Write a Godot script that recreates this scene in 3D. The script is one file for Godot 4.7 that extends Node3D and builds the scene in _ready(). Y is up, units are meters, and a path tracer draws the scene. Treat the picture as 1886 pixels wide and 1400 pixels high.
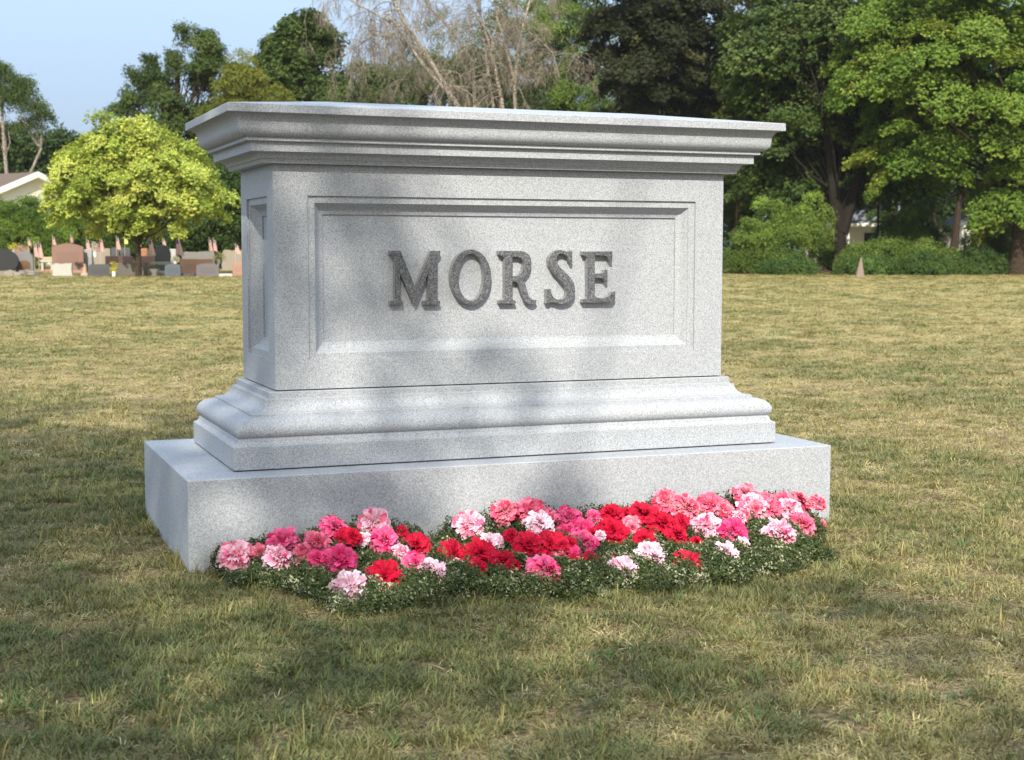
extends Node3D
# A granite family monument on a dry lawn, flowers at its foot, graves and trees behind. Metres, y up; the photographer stands at the origin.

const SUN := Vector3(-0.042, 0.602, 0.797)   # towards the sun
var rng := RandomNumberGenerator.new()
var noise_a := FastNoiseLite.new()
var noise_b := FastNoiseLite.new()
var noise_c := FastNoiseLite.new()
var M := {}
var sprigs := {}
var names := {}

# ---------------------------------------------------------------- naming
func numbered(called: String) -> String:
	var n: int = names.get(called, 0)
	names[called] = n + 1
	return called if n == 0 else "%s_%03d" % [called, n]

func tag(o: Node, label := "", category := "", group := "", kind := "") -> Node:
	if label: o.set_meta("label", label)
	if category: o.set_meta("category", category)
	if group: o.set_meta("group", group)
	if kind: o.set_meta("kind", kind)
	return o

func thing(called: String, label: String, category: String, where := Vector3.ZERO, turn := 0.0, group := "") -> Node3D:
	var o := Node3D.new()
	o.name = numbered(called)
	add_child(o)
	o.position = where
	o.rotation.y = turn
	tag(o, label, category, group)
	return o

func part(called: String, mesh: Mesh, mat: Material, parent: Node, where := Vector3.ZERO) -> MeshInstance3D:
	var o := MeshInstance3D.new()
	o.mesh = mesh
	o.material_override = mat
	o.position = where
	if parent == self:
		o.name = numbered(called)
		add_child(o)
	else:
		var n := 0
		var nm := called
		while parent.has_node(nm):
			n += 1
			nm = "%s_%03d" % [called, n]
		o.name = nm
		parent.add_child(o, true)
	return o

func scatter(called: String, mesh: Mesh, mat: Material, parent: Node, tf: Array, cols: Array) -> MultiMeshInstance3D:
	var mm := MultiMesh.new()
	mm.transform_format = MultiMesh.TRANSFORM_3D
	mm.use_colors = true
	mm.mesh = mesh
	mm.instance_count = tf.size()
	for i in tf.size():
		mm.set_instance_transform(i, tf[i])
		mm.set_instance_color(i, cols[i])
	var o := MultiMeshInstance3D.new()
	o.multimesh = mm
	o.material_override = mat
	o.name = numbered(called) if parent == self else called
	parent.add_child(o, true)
	o.set_meta("kind", "stuff")
	return o

# ---------------------------------------------------------------- geometry
func begin() -> SurfaceTool:
	var st := SurfaceTool.new()
	st.begin(Mesh.PRIMITIVE_TRIANGLES)
	return st

func tri(st: SurfaceTool, a: Vector3, b: Vector3, c: Vector3, n: Vector3) -> void:
	if (a - c).cross(a - b).dot(n) < 0.0:
		var t := b
		b = c
		c = t
	st.set_normal(n)
	st.add_vertex(a)
	st.set_normal(n)
	st.add_vertex(b)
	st.set_normal(n)
	st.add_vertex(c)

func quad(st: SurfaceTool, a: Vector3, b: Vector3, c: Vector3, d: Vector3, hint: Vector3) -> void:
	var n := (c - a).cross(b - d)
	if n.length() < 1e-12:
		return
	n = n.normalized()
	if n.dot(hint) < 0.0:
		n = -n
	tri(st, a, b, c, n)
	tri(st, a, c, d, n)

func smooth_quad(st: SurfaceTool, p: Array, n: Array) -> void:
	var flip: bool = (p[0] - p[2]).cross(p[0] - p[1]).dot(n[0] + n[1] + n[2] + n[3]) < 0.0
	for i in ([0, 2, 1, 0, 3, 2] if flip else [0, 1, 2, 0, 2, 3]):
		st.set_normal(n[i])
		st.add_vertex(p[i])

func box(st: SurfaceTool, lo: Vector3, hi: Vector3, bevel := 0.0) -> void:
	var c := (lo + hi) / 2.0
	var h := (hi - lo) / 2.0
	var b := minf(bevel, minf(h.x, minf(h.y, h.z)) * 0.9)
	for ax in 3:
		for s in [-1.0, 1.0]:
			var n := Vector3.ZERO
			n[ax] = s
			var u := Vector3.ZERO
			u[(ax + 1) % 3] = h[(ax + 1) % 3] - b
			var v := Vector3.ZERO
			v[(ax + 2) % 3] = h[(ax + 2) % 3] - b
			var o: Vector3 = c + n * h[ax]
			quad(st, o - u - v, o + u - v, o + u + v, o - u + v, n)
	if b <= 0.0:
		return
	for ax in 3:                      # chamfered edges parallel to this axis, then corners
		var a1 := (ax + 1) % 3
		var a2 := (ax + 2) % 3
		for s1 in [-1.0, 1.0]:
			for s2 in [-1.0, 1.0]:
				var p := Vector3.ZERO
				p[a1] = s1 * h[a1]
				p[a2] = s2 * (h[a2] - b)
				var q := Vector3.ZERO
				q[a1] = s1 * (h[a1] - b)
				q[a2] = s2 * h[a2]
				var e := Vector3.ZERO
				e[ax] = h[ax] - b
				quad(st, c + p - e, c + p + e, c + q + e, c + q - e, p + q)
	for sx in [-1.0, 1.0]:
		for sy in [-1.0, 1.0]:
			for sz in [-1.0, 1.0]:
				var s := Vector3(sx, sy, sz)
				var i := h - Vector3(b, b, b)
				tri(st, c + s * Vector3(h.x, i.y, i.z), c + s * Vector3(i.x, h.y, i.z), c + s * Vector3(i.x, i.y, h.z), s.normalized())

# a moulding carried round a rectangle: profile points are (how far out, height); overhang towards front and back is k times that towards the ends
func rect_sweep(st: SurfaceTool, prof: Array, hx: float, hz: float, k: float) -> void:
	var ns := []
	for i in prof.size() - 1:
		var d: Vector2 = prof[i + 1] - prof[i]
		ns.append(Vector2(d.y, -d.x).normalized())
	for i in prof.size() - 1:
		var n0: Vector2 = ns[i]
		var n1: Vector2 = ns[i]
		if i > 0 and ns[i - 1].dot(ns[i]) > 0.8: n0 = (ns[i - 1] + ns[i]).normalized()
		if i < ns.size() - 1 and ns[i + 1].dot(ns[i]) > 0.8: n1 = (ns[i + 1] + ns[i]).normalized()
		var a: Vector2 = prof[i]
		var b: Vector2 = prof[i + 1]
		for side in 4:
			var out: Vector3 = [Vector3(0, 0, 1), Vector3(1, 0, 0), Vector3(0, 0, -1), Vector3(-1, 0, 0)][side]
			var pts := []
			for q in [a, b]:
				var X: float = hx + q.x
				var Z: float = hz + q.x * k
				pts.append([Vector3(-X, q.y, Z), Vector3(X, q.y, Z)] if side == 0 else [Vector3(X, q.y, Z), Vector3(X, q.y, -Z)] if side == 1 else [Vector3(X, q.y, -Z), Vector3(-X, q.y, -Z)] if side == 2 else [Vector3(-X, q.y, -Z), Vector3(-X, q.y, Z)])
			var m0 := (out * n0.x + Vector3.UP * n0.y).normalized()
			var m1 := (out * n1.x + Vector3.UP * n1.y).normalized()
			smooth_quad(st, [pts[0][0], pts[0][1], pts[1][1], pts[1][0]], [m0, m0, m1, m1])

func rect_cap(st: SurfaceTool, hx: float, hz: float, y: float, up: float) -> void:
	quad(st, Vector3(-hx, y, -hz), Vector3(hx, y, -hz), Vector3(hx, y, hz), Vector3(-hx, y, hz), Vector3(0, up, 0))

func arc(c: Vector2, r: Vector2, a0: float, a1: float, n: int) -> Array:
	var p := []
	for i in n + 1:
		var a := deg_to_rad(lerpf(a0, a1, float(i) / n))
		p.append(c + Vector2(cos(a) * r.x, sin(a) * r.y))
	return p

# a face with a sunk panel; rings are [half width, low, high, depth]
func panel_face(st: SurfaceTool, rings: Array, place: Transform3D) -> void:
	var corner := func(r, i):
		var x: float = [-1.0, 1.0, 1.0, -1.0][i] * r[0]
		var y: float = r[1] if i < 2 else r[2]
		return place * Vector3(x, y, -r[3])
	var n := place.basis.z
	for k in rings.size() - 1:
		for i in 4:
			var j := (i + 1) % 4
			var a: Vector3 = corner.call(rings[k], i)
			var b: Vector3 = corner.call(rings[k], j)
			var c: Vector3 = corner.call(rings[k + 1], j)
			var d: Vector3 = corner.call(rings[k + 1], i)
			var inward: Vector3 = place.basis * [Vector3(0, 1, 0), Vector3(-1, 0, 0), Vector3(0, -1, 0), Vector3(1, 0, 0)][i]
			quad(st, a, b, c, d, n * 0.3 + inward * 0.5)
	var last = rings[-1]
	quad(st, corner.call(last, 0), corner.call(last, 1), corner.call(last, 2), corner.call(last, 3), n)

func tube(st: SurfaceTool, pts: Array, radii: Array, sides: int, rough := 0.0) -> void:
	var rings := []
	var norms := []
	var side := Vector3(1, 0, 0)
	for i in pts.size():
		var d: Vector3 = (pts[mini(i + 1, pts.size() - 1)] - pts[maxi(i - 1, 0)]).normalized()
		side = (side - d * side.dot(d))
		side = side.normalized() if side.length() > 0.01 else d.cross(Vector3(0.3, 0.1, 0.9)).normalized()
		var up := d.cross(side)
		var ring := []
		var nr := []
		for j in sides:
			var a := TAU * j / sides
			var n := side * cos(a) + up * sin(a)
			var wob := 1.0 + rough * sin(a * 3.0 + i * 0.7) + rough * 0.7 * sin(a * 7.0 + i * 1.9)
			ring.append(pts[i] + n * radii[i] * wob)
			nr.append(n)
		rings.append(ring)
		norms.append(nr)
	for i in pts.size() - 1:
		for j in sides:
			var k := (j + 1) % sides
			smooth_quad(st, [rings[i][j], rings[i][k], rings[i + 1][k], rings[i + 1][j]], [norms[i][j], norms[i][k], norms[i + 1][k], norms[i + 1][j]])

func extrude(st: SurfaceTool, poly: PackedVector2Array, z0: float, z1: float, bevel := 0.0) -> void:
	if Geometry2D.is_polygon_clockwise(poly):
		poly.reverse()
	var inner := poly
	if bevel > 0.0:
		var off := Geometry2D.offset_polygon(poly, -bevel, Geometry2D.JOIN_MITER)
		if off.size() == 1 and off[0].size() == poly.size():
			inner = PackedVector2Array()
			for p in poly:                         # match each point to its moved one
				var best: Vector2 = off[0][0]
				for q in off[0]:
					if q.distance_squared_to(p) < best.distance_squared_to(p): best = q
				inner.append(best)
		else:
			bevel = 0.0
	var ids := Geometry2D.triangulate_polygon(inner)
	for i in range(0, ids.size(), 3):
		var a := inner[ids[i]]
		var b := inner[ids[i + 1]]
		var c := inner[ids[i + 2]]
		tri(st, Vector3(a.x, a.y, z1), Vector3(b.x, b.y, z1), Vector3(c.x, c.y, z1), Vector3(0, 0, 1))
		tri(st, Vector3(a.x, a.y, z0), Vector3(b.x, b.y, z0), Vector3(c.x, c.y, z0), Vector3(0, 0, -1))
	var n := poly.size()
	for i in n:
		var j := (i + 1) % n
		var e := poly[j] - poly[i]
		var out := Vector3(e.y, -e.x, 0)
		quad(st, Vector3(poly[i].x, poly[i].y, z0), Vector3(poly[j].x, poly[j].y, z0), Vector3(poly[j].x, poly[j].y, z1 - bevel), Vector3(poly[i].x, poly[i].y, z1 - bevel), out)
		if bevel > 0.0:
			quad(st, Vector3(poly[i].x, poly[i].y, z1 - bevel), Vector3(poly[j].x, poly[j].y, z1 - bevel), Vector3(inner[j].x, inner[j].y, z1), Vector3(inner[i].x, inner[i].y, z1), out + Vector3(0, 0, out.length()))

# ---------------------------------------------------------------- materials
func grain_texture(size: int, seed_: int, base: float, spread: float, dark: float, dark_value: float, pale: float, pale_value: float, blur: bool) -> ImageTexture:
	var r := RandomNumberGenerator.new()
	r.seed = seed_
	var data := PackedByteArray()
	data.resize(size * size * 3)
	for i in size * size:
		var q := r.randf()
		var v := base + spread * (r.randf() - 0.5) * 2.0
		if q < dark: v = lerpf(dark_value, base, r.randf() * 0.5)
		elif q > 1.0 - pale: v = pale_value
		data[i * 3] = int(clampf(v * 255.0, 0, 255))
		data[i * 3 + 1] = int(clampf(v * 255.0, 0, 255))
		data[i * 3 + 2] = int(clampf((v + 0.004) * 255.0, 0, 255))
	var im := Image.create_from_data(size, size, false, Image.FORMAT_RGB8, data)
	if blur:
		im.resize(size * 2, size * 2, Image.INTERPOLATE_CUBIC)
	return ImageTexture.create_from_image(im)

func noise_texture(seed_: int, freq: float, octaves: int, c0: Color, c1: Color, c2: Color) -> NoiseTexture2D:
	var n := FastNoiseLite.new()
	n.seed = seed_
	n.noise_type = FastNoiseLite.TYPE_SIMPLEX
	n.frequency = freq
	n.fractal_octaves = octaves
	var t := NoiseTexture2D.new()
	t.width = 512
	t.height = 512
	t.seamless = true
	t.noise = n
	var g := Gradient.new()
	g.offsets = PackedFloat32Array([0.2, 0.5, 0.8])
	g.colors = PackedColorArray([c0, c1, c2])
	t.color_ramp = g
	return t

func mat(color: Color, rough := 0.8, tex: Texture2D = null, metres := 1.0) -> StandardMaterial3D:
	var m := StandardMaterial3D.new()
	m.albedo_color = color.linear_to_srgb()
	m.roughness = rough
	m.metallic_specular = 0.35
	if tex:
		m.albedo_texture = tex
		m.uv1_triplanar = true
		m.uv1_scale = Vector3.ONE / metres
		m.uv1_triplanar_sharpness = 6.0
	return m

func leaf_mat(through: float, rough := 0.55) -> StandardMaterial3D:
	var m := StandardMaterial3D.new()
	m.albedo_color = Color.WHITE
	m.vertex_color_use_as_albedo = true
	m.roughness = rough
	m.metallic_specular = 0.3
	m.cull_mode = BaseMaterial3D.CULL_DISABLED
	if through > 0.0:
		m.backlight_enabled = true
		m.backlight = Color(through, through, through * 0.6)
	return m

func make_materials() -> void:
	var grain := grain_texture(640, 11, 0.86, 0.06, 0.22, 0.68, 0.22, 0.97, true)
	var coarse := grain_texture(640, 12, 0.86, 0.05, 0.20, 0.74, 0.22, 0.96, true)
	var speck := grain_texture(512, 13, 0.66, 0.09, 0.30, 0.46, 0.20, 0.86, true)
	M.granite = mat(Color(0.49, 0.52, 0.56), 0.55, grain, 1.6)
	M.steeled = mat(Color(0.49, 0.52, 0.56), 0.7, coarse, 2.3)
	M.letter = mat(Color(0.27, 0.28, 0.30), 0.45, speck, 1.9)
	M.letter_side = mat(Color(0.36, 0.375, 0.39), 0.6, grain, 1.8)
	M.joint = mat(Color(0.10, 0.10, 0.10), 0.9)
	M.grain = grain
	M.speck = speck
	M.bark_tex = noise_texture(21, 0.02, 4, Color(0.45, 0.42, 0.40), Color(0.75, 0.73, 0.70), Color(1, 1, 1))
	M.bark = mat(Color(0.085, 0.062, 0.045), 0.95, M.bark_tex, 0.8)
	M.bark_dark = mat(Color(0.032, 0.027, 0.022), 0.95, M.bark_tex, 0.8)
	M.bark_brown = mat(Color(0.20, 0.12, 0.075), 0.95, M.bark_tex, 0.9)
	M.bark_pale = mat(Color(0.44, 0.40, 0.35), 0.95, M.bark_tex, 1.2)
	M.bark_grey = mat(Color(0.42, 0.38, 0.32), 0.95, M.bark_tex, 1.2)
	M.leaf = leaf_mat(0.7)
	M.leaf_dry = leaf_mat(0.25, 0.8)
	M.petal = leaf_mat(0.5, 0.7)
	M.grass = leaf_mat(0.6, 0.6)
	M.dusty = leaf_mat(0.2, 0.75)
	M.cloth = leaf_mat(0.6, 0.9)

# ---------------------------------------------------------------- lie of the land
func ground_y(x: float, z: float) -> float:
	var d := -z
	var g := 0.00112 * pow(maxf(d - 12.0, 0.0), 1.5) if d < 110.0 else 0.00112 * pow(98.0, 1.5)
	return g

func across(px: float, depth: float) -> float:        # metres right of the line of sight
	return (px - 943.0) / 2685.0 * depth

func height_at(py: float, depth: float) -> float:     # metres above the lawn at the photographer's feet
	return 1.25 + (463.5 - py) / 2685.0 * depth

func dryness(x: float, z: float) -> float:
	var d := -z
	var v := 0.5 + 0.62 * noise_a.get_noise_2d(x, z * 0.8) + 0.4 * noise_b.get_noise_2d(x, z) + 0.25 * noise_c.get_noise_2d(x, z)
	var drift := clampf((d - 4.0) / 8.0, 0.0, 1.0) * 0.24 - 0.09
	drift += clampf((x - 1.0) / 3.0, -0.3, 0.35) * 0.45 * clampf((14.0 - d) / 8.0, 0.0, 1.0)
	return clampf(v + drift, 0.0, 1.0)

# where the sun finds gaps in the trees behind the photographer: u across, v up, on the upright plane 6.2 m ahead
func in_gap(p: Vector3) -> bool:
	var t := (p.z + 6.2) / SUN.z
	var u := p.x - SUN.x * t
	var v := p.y - SUN.y * t
	var w := 0.10 * noise_b.get_noise_2d(u * 3.0, v * 3.0)
	u += w
	v += w * 1.3
	if v > 4.4: return true
	if v > 2.9 and noise_a.get_noise_2d(u * 2.0 + 40.0, v * 4.0) > 0.0: return true
	if u > 1.30: return v > -0.65 + 0.5 * noise_a.get_noise_2d(u * 3.0, 7.0) or noise_a.get_noise_2d(u * 2.0, v * 2.5 + 9.0) > 0.25
	if v > 1.5: return u > -0.50 or (u < -0.92 and u > -1.44 and v < 2.05)
	if v > 0.90: return u > -0.33 + 0.05 * sin(v * 9.0)
	if v > 0.70: return u > lerpf(0.26, -0.26, (v - 0.70) / 0.2)
	if v > 0.42: return u > 0.24 or (u > -1.02 and u < -0.62 and v < 0.62)
	if v > -0.35: return u > 0.30 or (u > -0.44 and u < 0.10)
	if v > -0.7: return u > 0.15 + 0.3 * sin(v * 11.0)
	return false

# ---------------------------------------------------------------- leaves
func make_sprig(seed_: int, n: int, len0: float, wide: float, spread: Vector3, tilt: float, stalk: bool) -> ArrayMesh:
	var r := RandomNumberGenerator.new()
	r.seed = seed_
	var st := begin()
	for i in n:
		var p := Vector3(r.randf_range(-1, 1), r.randf_range(-1, 1), r.randf_range(-1, 1))
		while p.length() > 1.0:
			p = Vector3(r.randf_range(-1, 1), r.randf_range(-1, 1), r.randf_range(-1, 1))
		p *= spread
		var out := Vector3(p.x, 0, p.z).normalized()
		var nrm := (Vector3.UP + out * r.randf_range(0.0, tilt) + Vector3(r.randf_range(-1, 1), r.randf_range(-0.3, 0.3), r.randf_range(-1, 1)) * tilt).normalized()
		var dir := out.rotated(Vector3.UP, r.randf_range(-1.2, 1.2))
		dir = (dir - nrm * dir.dot(nrm)).normalized()
		var side := dir.cross(nrm)
		var L := len0 * r.randf_range(0.7, 1.25)
		var W := L * wide * 0.5
		var g := r.randf_range(0.78, 1.18)
		st.set_color(Color(g, g * r.randf_range(0.95, 1.05), g * r.randf_range(0.8, 1.1)))
		var sag := nrm * -0.18 * L
		var a := p
		var b := p + dir * L * 0.45 + side * W
		var c := p + dir * L + sag
		var e := p + dir * L * 0.45 - side * W
		var mid := p + dir * L * 0.5 - nrm * W * 0.35
		for t in [[a, b, mid], [b, c, mid], [c, e, mid], [e, a, mid]]:
			var nn: Vector3 = (t[1] - t[0]).cross(t[2] - t[0]).normalized()
			tri(st, t[0], t[1], t[2], nn if nn.dot(nrm) > 0 else -nn)
	return st.commit()

func make_sprigs() -> void:
	sprigs.broad = make_sprig(101, 13, 0.34, 0.95, Vector3(0.5, 0.22, 0.5), 0.55, false)
	sprigs.small = make_sprig(102, 18, 0.25, 0.6, Vector3(0.5, 0.38, 0.5), 0.9, false)
	sprigs.long = make_sprig(103, 14, 0.42, 0.33, Vector3(0.45, 0.4, 0.45), 1.1, false)
	sprigs.tiny = make_sprig(104, 16, 0.30, 0.5, Vector3(0.5, 0.45, 0.5), 1.2, false)

func lean_basis(n: Vector3, spin: float) -> Basis:
	var up := n.normalized()
	var x := up.cross(Vector3(0.13, 0.2, 0.97)).normalized()
	return Basis(x, up, x.cross(up)).rotated(up, spin)

# pads of leaves through the crown's volume; each crown is {c, r, n} relative to the foot of the tree
func leaf_pads(crowns: Array, o: Dictionary, r: RandomNumberGenerator, foot: Vector3) -> Array:
	var tf := []
	var cols := []
	var centres := []
	var outline := FastNoiseLite.new()
	outline.seed = r.randi() % 9999
	outline.frequency = 0.9
	for cr in crowns:
		for k in cr.n:
			var d := Vector3(r.randfn(), r.randfn(), r.randfn()).normalized()
			var far: float = pow(r.randf(), o.get("shell", 0.42)) * (1.0 + o.get("ragged", 0.35) * outline.get_noise_3dv(d * 2.0))
			var c: Vector3 = cr.c + d * far * cr.r
			if c.y < o.get("floor", 0.3): c.y = o.get("floor", 0.3) + r.randf() * 0.5
			centres.append(c)
			var nrm: Vector3 = (Vector3.UP * o.get("up", 1.0) + d * 0.7 + Vector3(r.randfn(), 0, r.randfn()) * 0.15).normalized()
			var B := lean_basis(nrm, r.randf() * TAU)
			var pr: float = o.pad * r.randf_range(0.6, 1.25)
			var tone: Color = o.cols[0].lerp(o.cols[1], r.randf())
			if o.cols.size() > 2 and r.randf() < o.get("third", 0.1): tone = o.cols[2]
			var many: int = int(o.per * r.randf_range(0.7, 1.3))
			for i in many:
				var q := sqrt(r.randf()) * pr
				var a := r.randf() * TAU
				var p: Vector3 = c + B * Vector3(cos(a) * q, r.randfn() * pr * o.get("thick", 0.16), sin(a) * q)
				p.y -= o.get("droop", 0.25) * q * q / pr
				if o.get("gaps", false) and (in_gap(foot + p) or r.randf() < o.get("leak", 0.3)):
					continue
				var s: float = o.size * r.randf_range(0.7, 1.3)
				tf.append(Transform3D(lean_basis((nrm + Vector3(r.randfn(), r.randfn(), r.randfn()) * 0.28).normalized(), r.randf() * TAU).scaled(Vector3.ONE * s), p))
				var g := r.randf_range(0.82, 1.2)
				cols.append(Color(tone.r * g * r.randf_range(0.92, 1.08), tone.g * g, tone.b * g * r.randf_range(0.85, 1.1)))
	return [tf, cols, centres]

func bough(st: SurfaceTool, a: Vector3, b: Vector3, ra: float, rb: float, r: RandomNumberGenerator, bend: float, sides := 5, n := 5) -> void:
	var pts := []
	var rad := []
	var off := Vector3(r.randfn(), r.randfn() * 0.5, r.randfn()) * bend * a.distance_to(b)
	for i in n + 1:
		var t := float(i) / n
		pts.append(a.lerp(b, t) + off * sin(t * PI) * 0.5 + Vector3(r.randfn(), r.randfn(), r.randfn()) * bend * 0.12 * a.distance_to(b) * (1.0 if i > 0 and i < n else 0.0))
		rad.append(lerpf(ra, rb, pow(t, 0.8)))
	tube(st, pts, rad, sides)

# trunk, branches, crown
func tree(called: String, label: String, group: String, x: float, z: float, trunk: Array, tr: float, crowns: Array, o: Dictionary) -> Node3D:
	var r := RandomNumberGenerator.new()
	r.seed = int(o.seed)
	var foot := Vector3(x, ground_y(x, z) - 0.05, z)
	var t := thing(called, label, "tree", foot, 0.0, group)
	var bark: Material = o.get("bark", M.bark)
	var st := begin()
	var rad := []
	for i in trunk.size():
		var f := float(i) / (trunk.size() - 1)
		rad.append(tr * (1.0 - 0.62 * f) * (1.45 if i == 0 else 1.0))
	var low: Vector3 = trunk[0].lerp(trunk[1], 0.08)
	var tp := trunk.duplicate()
	tp.insert(1, low)
	rad.insert(1, tr * 1.05)
	tube(st, tp, rad, 12, 0.05)
	var tk := part("trunk", st.commit(), bark, t)
	for f in o.get("forks", []):
		var sf := begin()
		var fr := []
		for i in f.size():
			fr.append(tr * lerpf(0.72, 0.3, float(i) / (f.size() - 1)))
		tube(sf, f, fr, 9, 0.05)
		part("limb", sf.commit(), bark, tk)
	var L := leaf_pads(crowns, o, r, foot)
	var sb := begin()
	var top: Vector3 = trunk[-1]
	var count := 0
	for c in L[2]:
		if r.randf() > o.get("boughs", 0.35): continue
		var h := clampf((c.y * 0.72 - top.y * 0.1) / top.y, 0.3, 1.0)
		var k := h * (trunk.size() - 1)
		var i := mini(int(k), trunk.size() - 2)
		var a: Vector3 = trunk[i].lerp(trunk[i + 1], k - i)
		if o.has("forks") and r.randf() < 0.7:
			var f = o.forks[r.randi() % o.forks.size()]
			a = f[1 + r.randi() % (f.size() - 1)]
		bough(sb, a, c, tr * r.randf_range(0.10, 0.24), 0.012, r, 0.16, 5, 4)
		count += 1
	if count:
		tag(part("branches", sb.commit(), bark, t), "", "", "", "stuff")
	if L[0].size():
		scatter("crown", sprigs[o.get("leaf", "broad")], o.get("mat", M.leaf), t, L[0], L[1])
	return t

func shrub(called: String, label: String, category: String, group: String, x: float, z: float, lumps: Array, o: Dictionary) -> Node3D:
	var r := RandomNumberGenerator.new()
	r.seed = int(o.seed)
	var foot := Vector3(x, ground_y(x, z) - 0.03, z)
	var t := thing(called, label, category, foot, 0.0, group)
	var L := leaf_pads(lumps, o, r, foot)
	var sb := begin()
	for k in mini(14, L[2].size()):
		var c: Vector3 = L[2][(k * 7) % L[2].size()]
		bough(sb, Vector3(c.x * 0.35 + r.randfn() * 0.1, 0, c.z * 0.35), c, 0.03, 0.008, r, 0.12, 5, 4)
	tag(part("stems", sb.commit(), M.bark, t), "", "", "", "stuff")
	scatter("foliage", sprigs[o.get("leaf", "small")], M.leaf, t, L[0], L[1])
	return t

# ---------------------------------------------------------------- the monument
func letter_outline(v: Array) -> PackedVector2Array:
	var p := PackedVector2Array()
	for i in range(0, v.size(), 2):
		p.append(Vector2(v[i], v[i + 1]) * 0.001)
	return p

func ring_letter(c: Vector2, ro: Vector2, ri: Vector2, d: float, bevel: float) -> ArrayMesh:
	var st := begin()
	var n := 48
	for i in n:
		var a := TAU * i / n
		var b := TAU * (i + 1) / n
		var ca := Vector2(cos(a), sin(a))
		var cb := Vector2(cos(b), sin(b))
		var at := func(q, rr, z): return Vector3(c.x + q.x * rr.x, c.y + q.y * rr.y, z)
		var e := Vector2(bevel, bevel)
		var out := Vector3(ca.x + cb.x, ca.y + cb.y, 0)
		quad(st, at.call(ca, ri + e, d), at.call(cb, ri + e, d), at.call(cb, ro - e, d), at.call(ca, ro - e, d), Vector3(0, 0, 1))
		quad(st, at.call(ca, ro - e, d), at.call(cb, ro - e, d), at.call(cb, ro, d - bevel), at.call(ca, ro, d - bevel), out + Vector3(0, 0, 2))
		quad(st, at.call(ca, ro, d - bevel), at.call(cb, ro, d - bevel), at.call(cb, ro, 0.0), at.call(ca, ro, 0.0), out)
		quad(st, at.call(ca, ri + e, d), at.call(cb, ri + e, d), at.call(cb, ri, d - bevel), at.call(ca, ri, d - bevel), -out + Vector3(0, 0, 2))
		quad(st, at.call(ca, ri, d - bevel), at.call(cb, ri, d - bevel), at.call(cb, ri, 0.0), at.call(ca, ri, 0.0), -out)
	return st.commit()

func holed_letter(outer: PackedVector2Array, hole: PackedVector2Array, d: float) -> ArrayMesh:
	# the face is made in two halves, above and below the middle of the hole
	if Geometry2D.is_polygon_clockwise(outer): outer.reverse()
	if not Geometry2D.is_polygon_clockwise(hole): hole.reverse()
	var st := begin()
	var mid := 1.185
	for half in [[mid, 2.0], [0.0, mid]]:
		var slab_ := PackedVector2Array([Vector2(-2, half[0]), Vector2(2, half[0]), Vector2(2, half[1]), Vector2(-2, half[1])])
		for piece in Geometry2D.intersect_polygons(outer, slab_):
			for face in Geometry2D.clip_polygons(piece, hole):
				var ids := Geometry2D.triangulate_polygon(face)
				for i in range(0, ids.size(), 3):
					tri(st, Vector3(face[ids[i]].x, face[ids[i]].y, d), Vector3(face[ids[i + 1]].x, face[ids[i + 1]].y, d), Vector3(face[ids[i + 2]].x, face[ids[i + 2]].y, d), Vector3(0, 0, 1))
	for loop in [outer, hole]:
		for i in loop.size():
			var a: Vector2 = loop[i]
			var b: Vector2 = loop[(i + 1) % loop.size()]
			quad(st, Vector3(a.x, a.y, 0), Vector3(b.x, b.y, 0), Vector3(b.x, b.y, d), Vector3(a.x, a.y, d), Vector3(b.y - a.y, a.x - b.x, 0))
	return st.commit()

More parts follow.
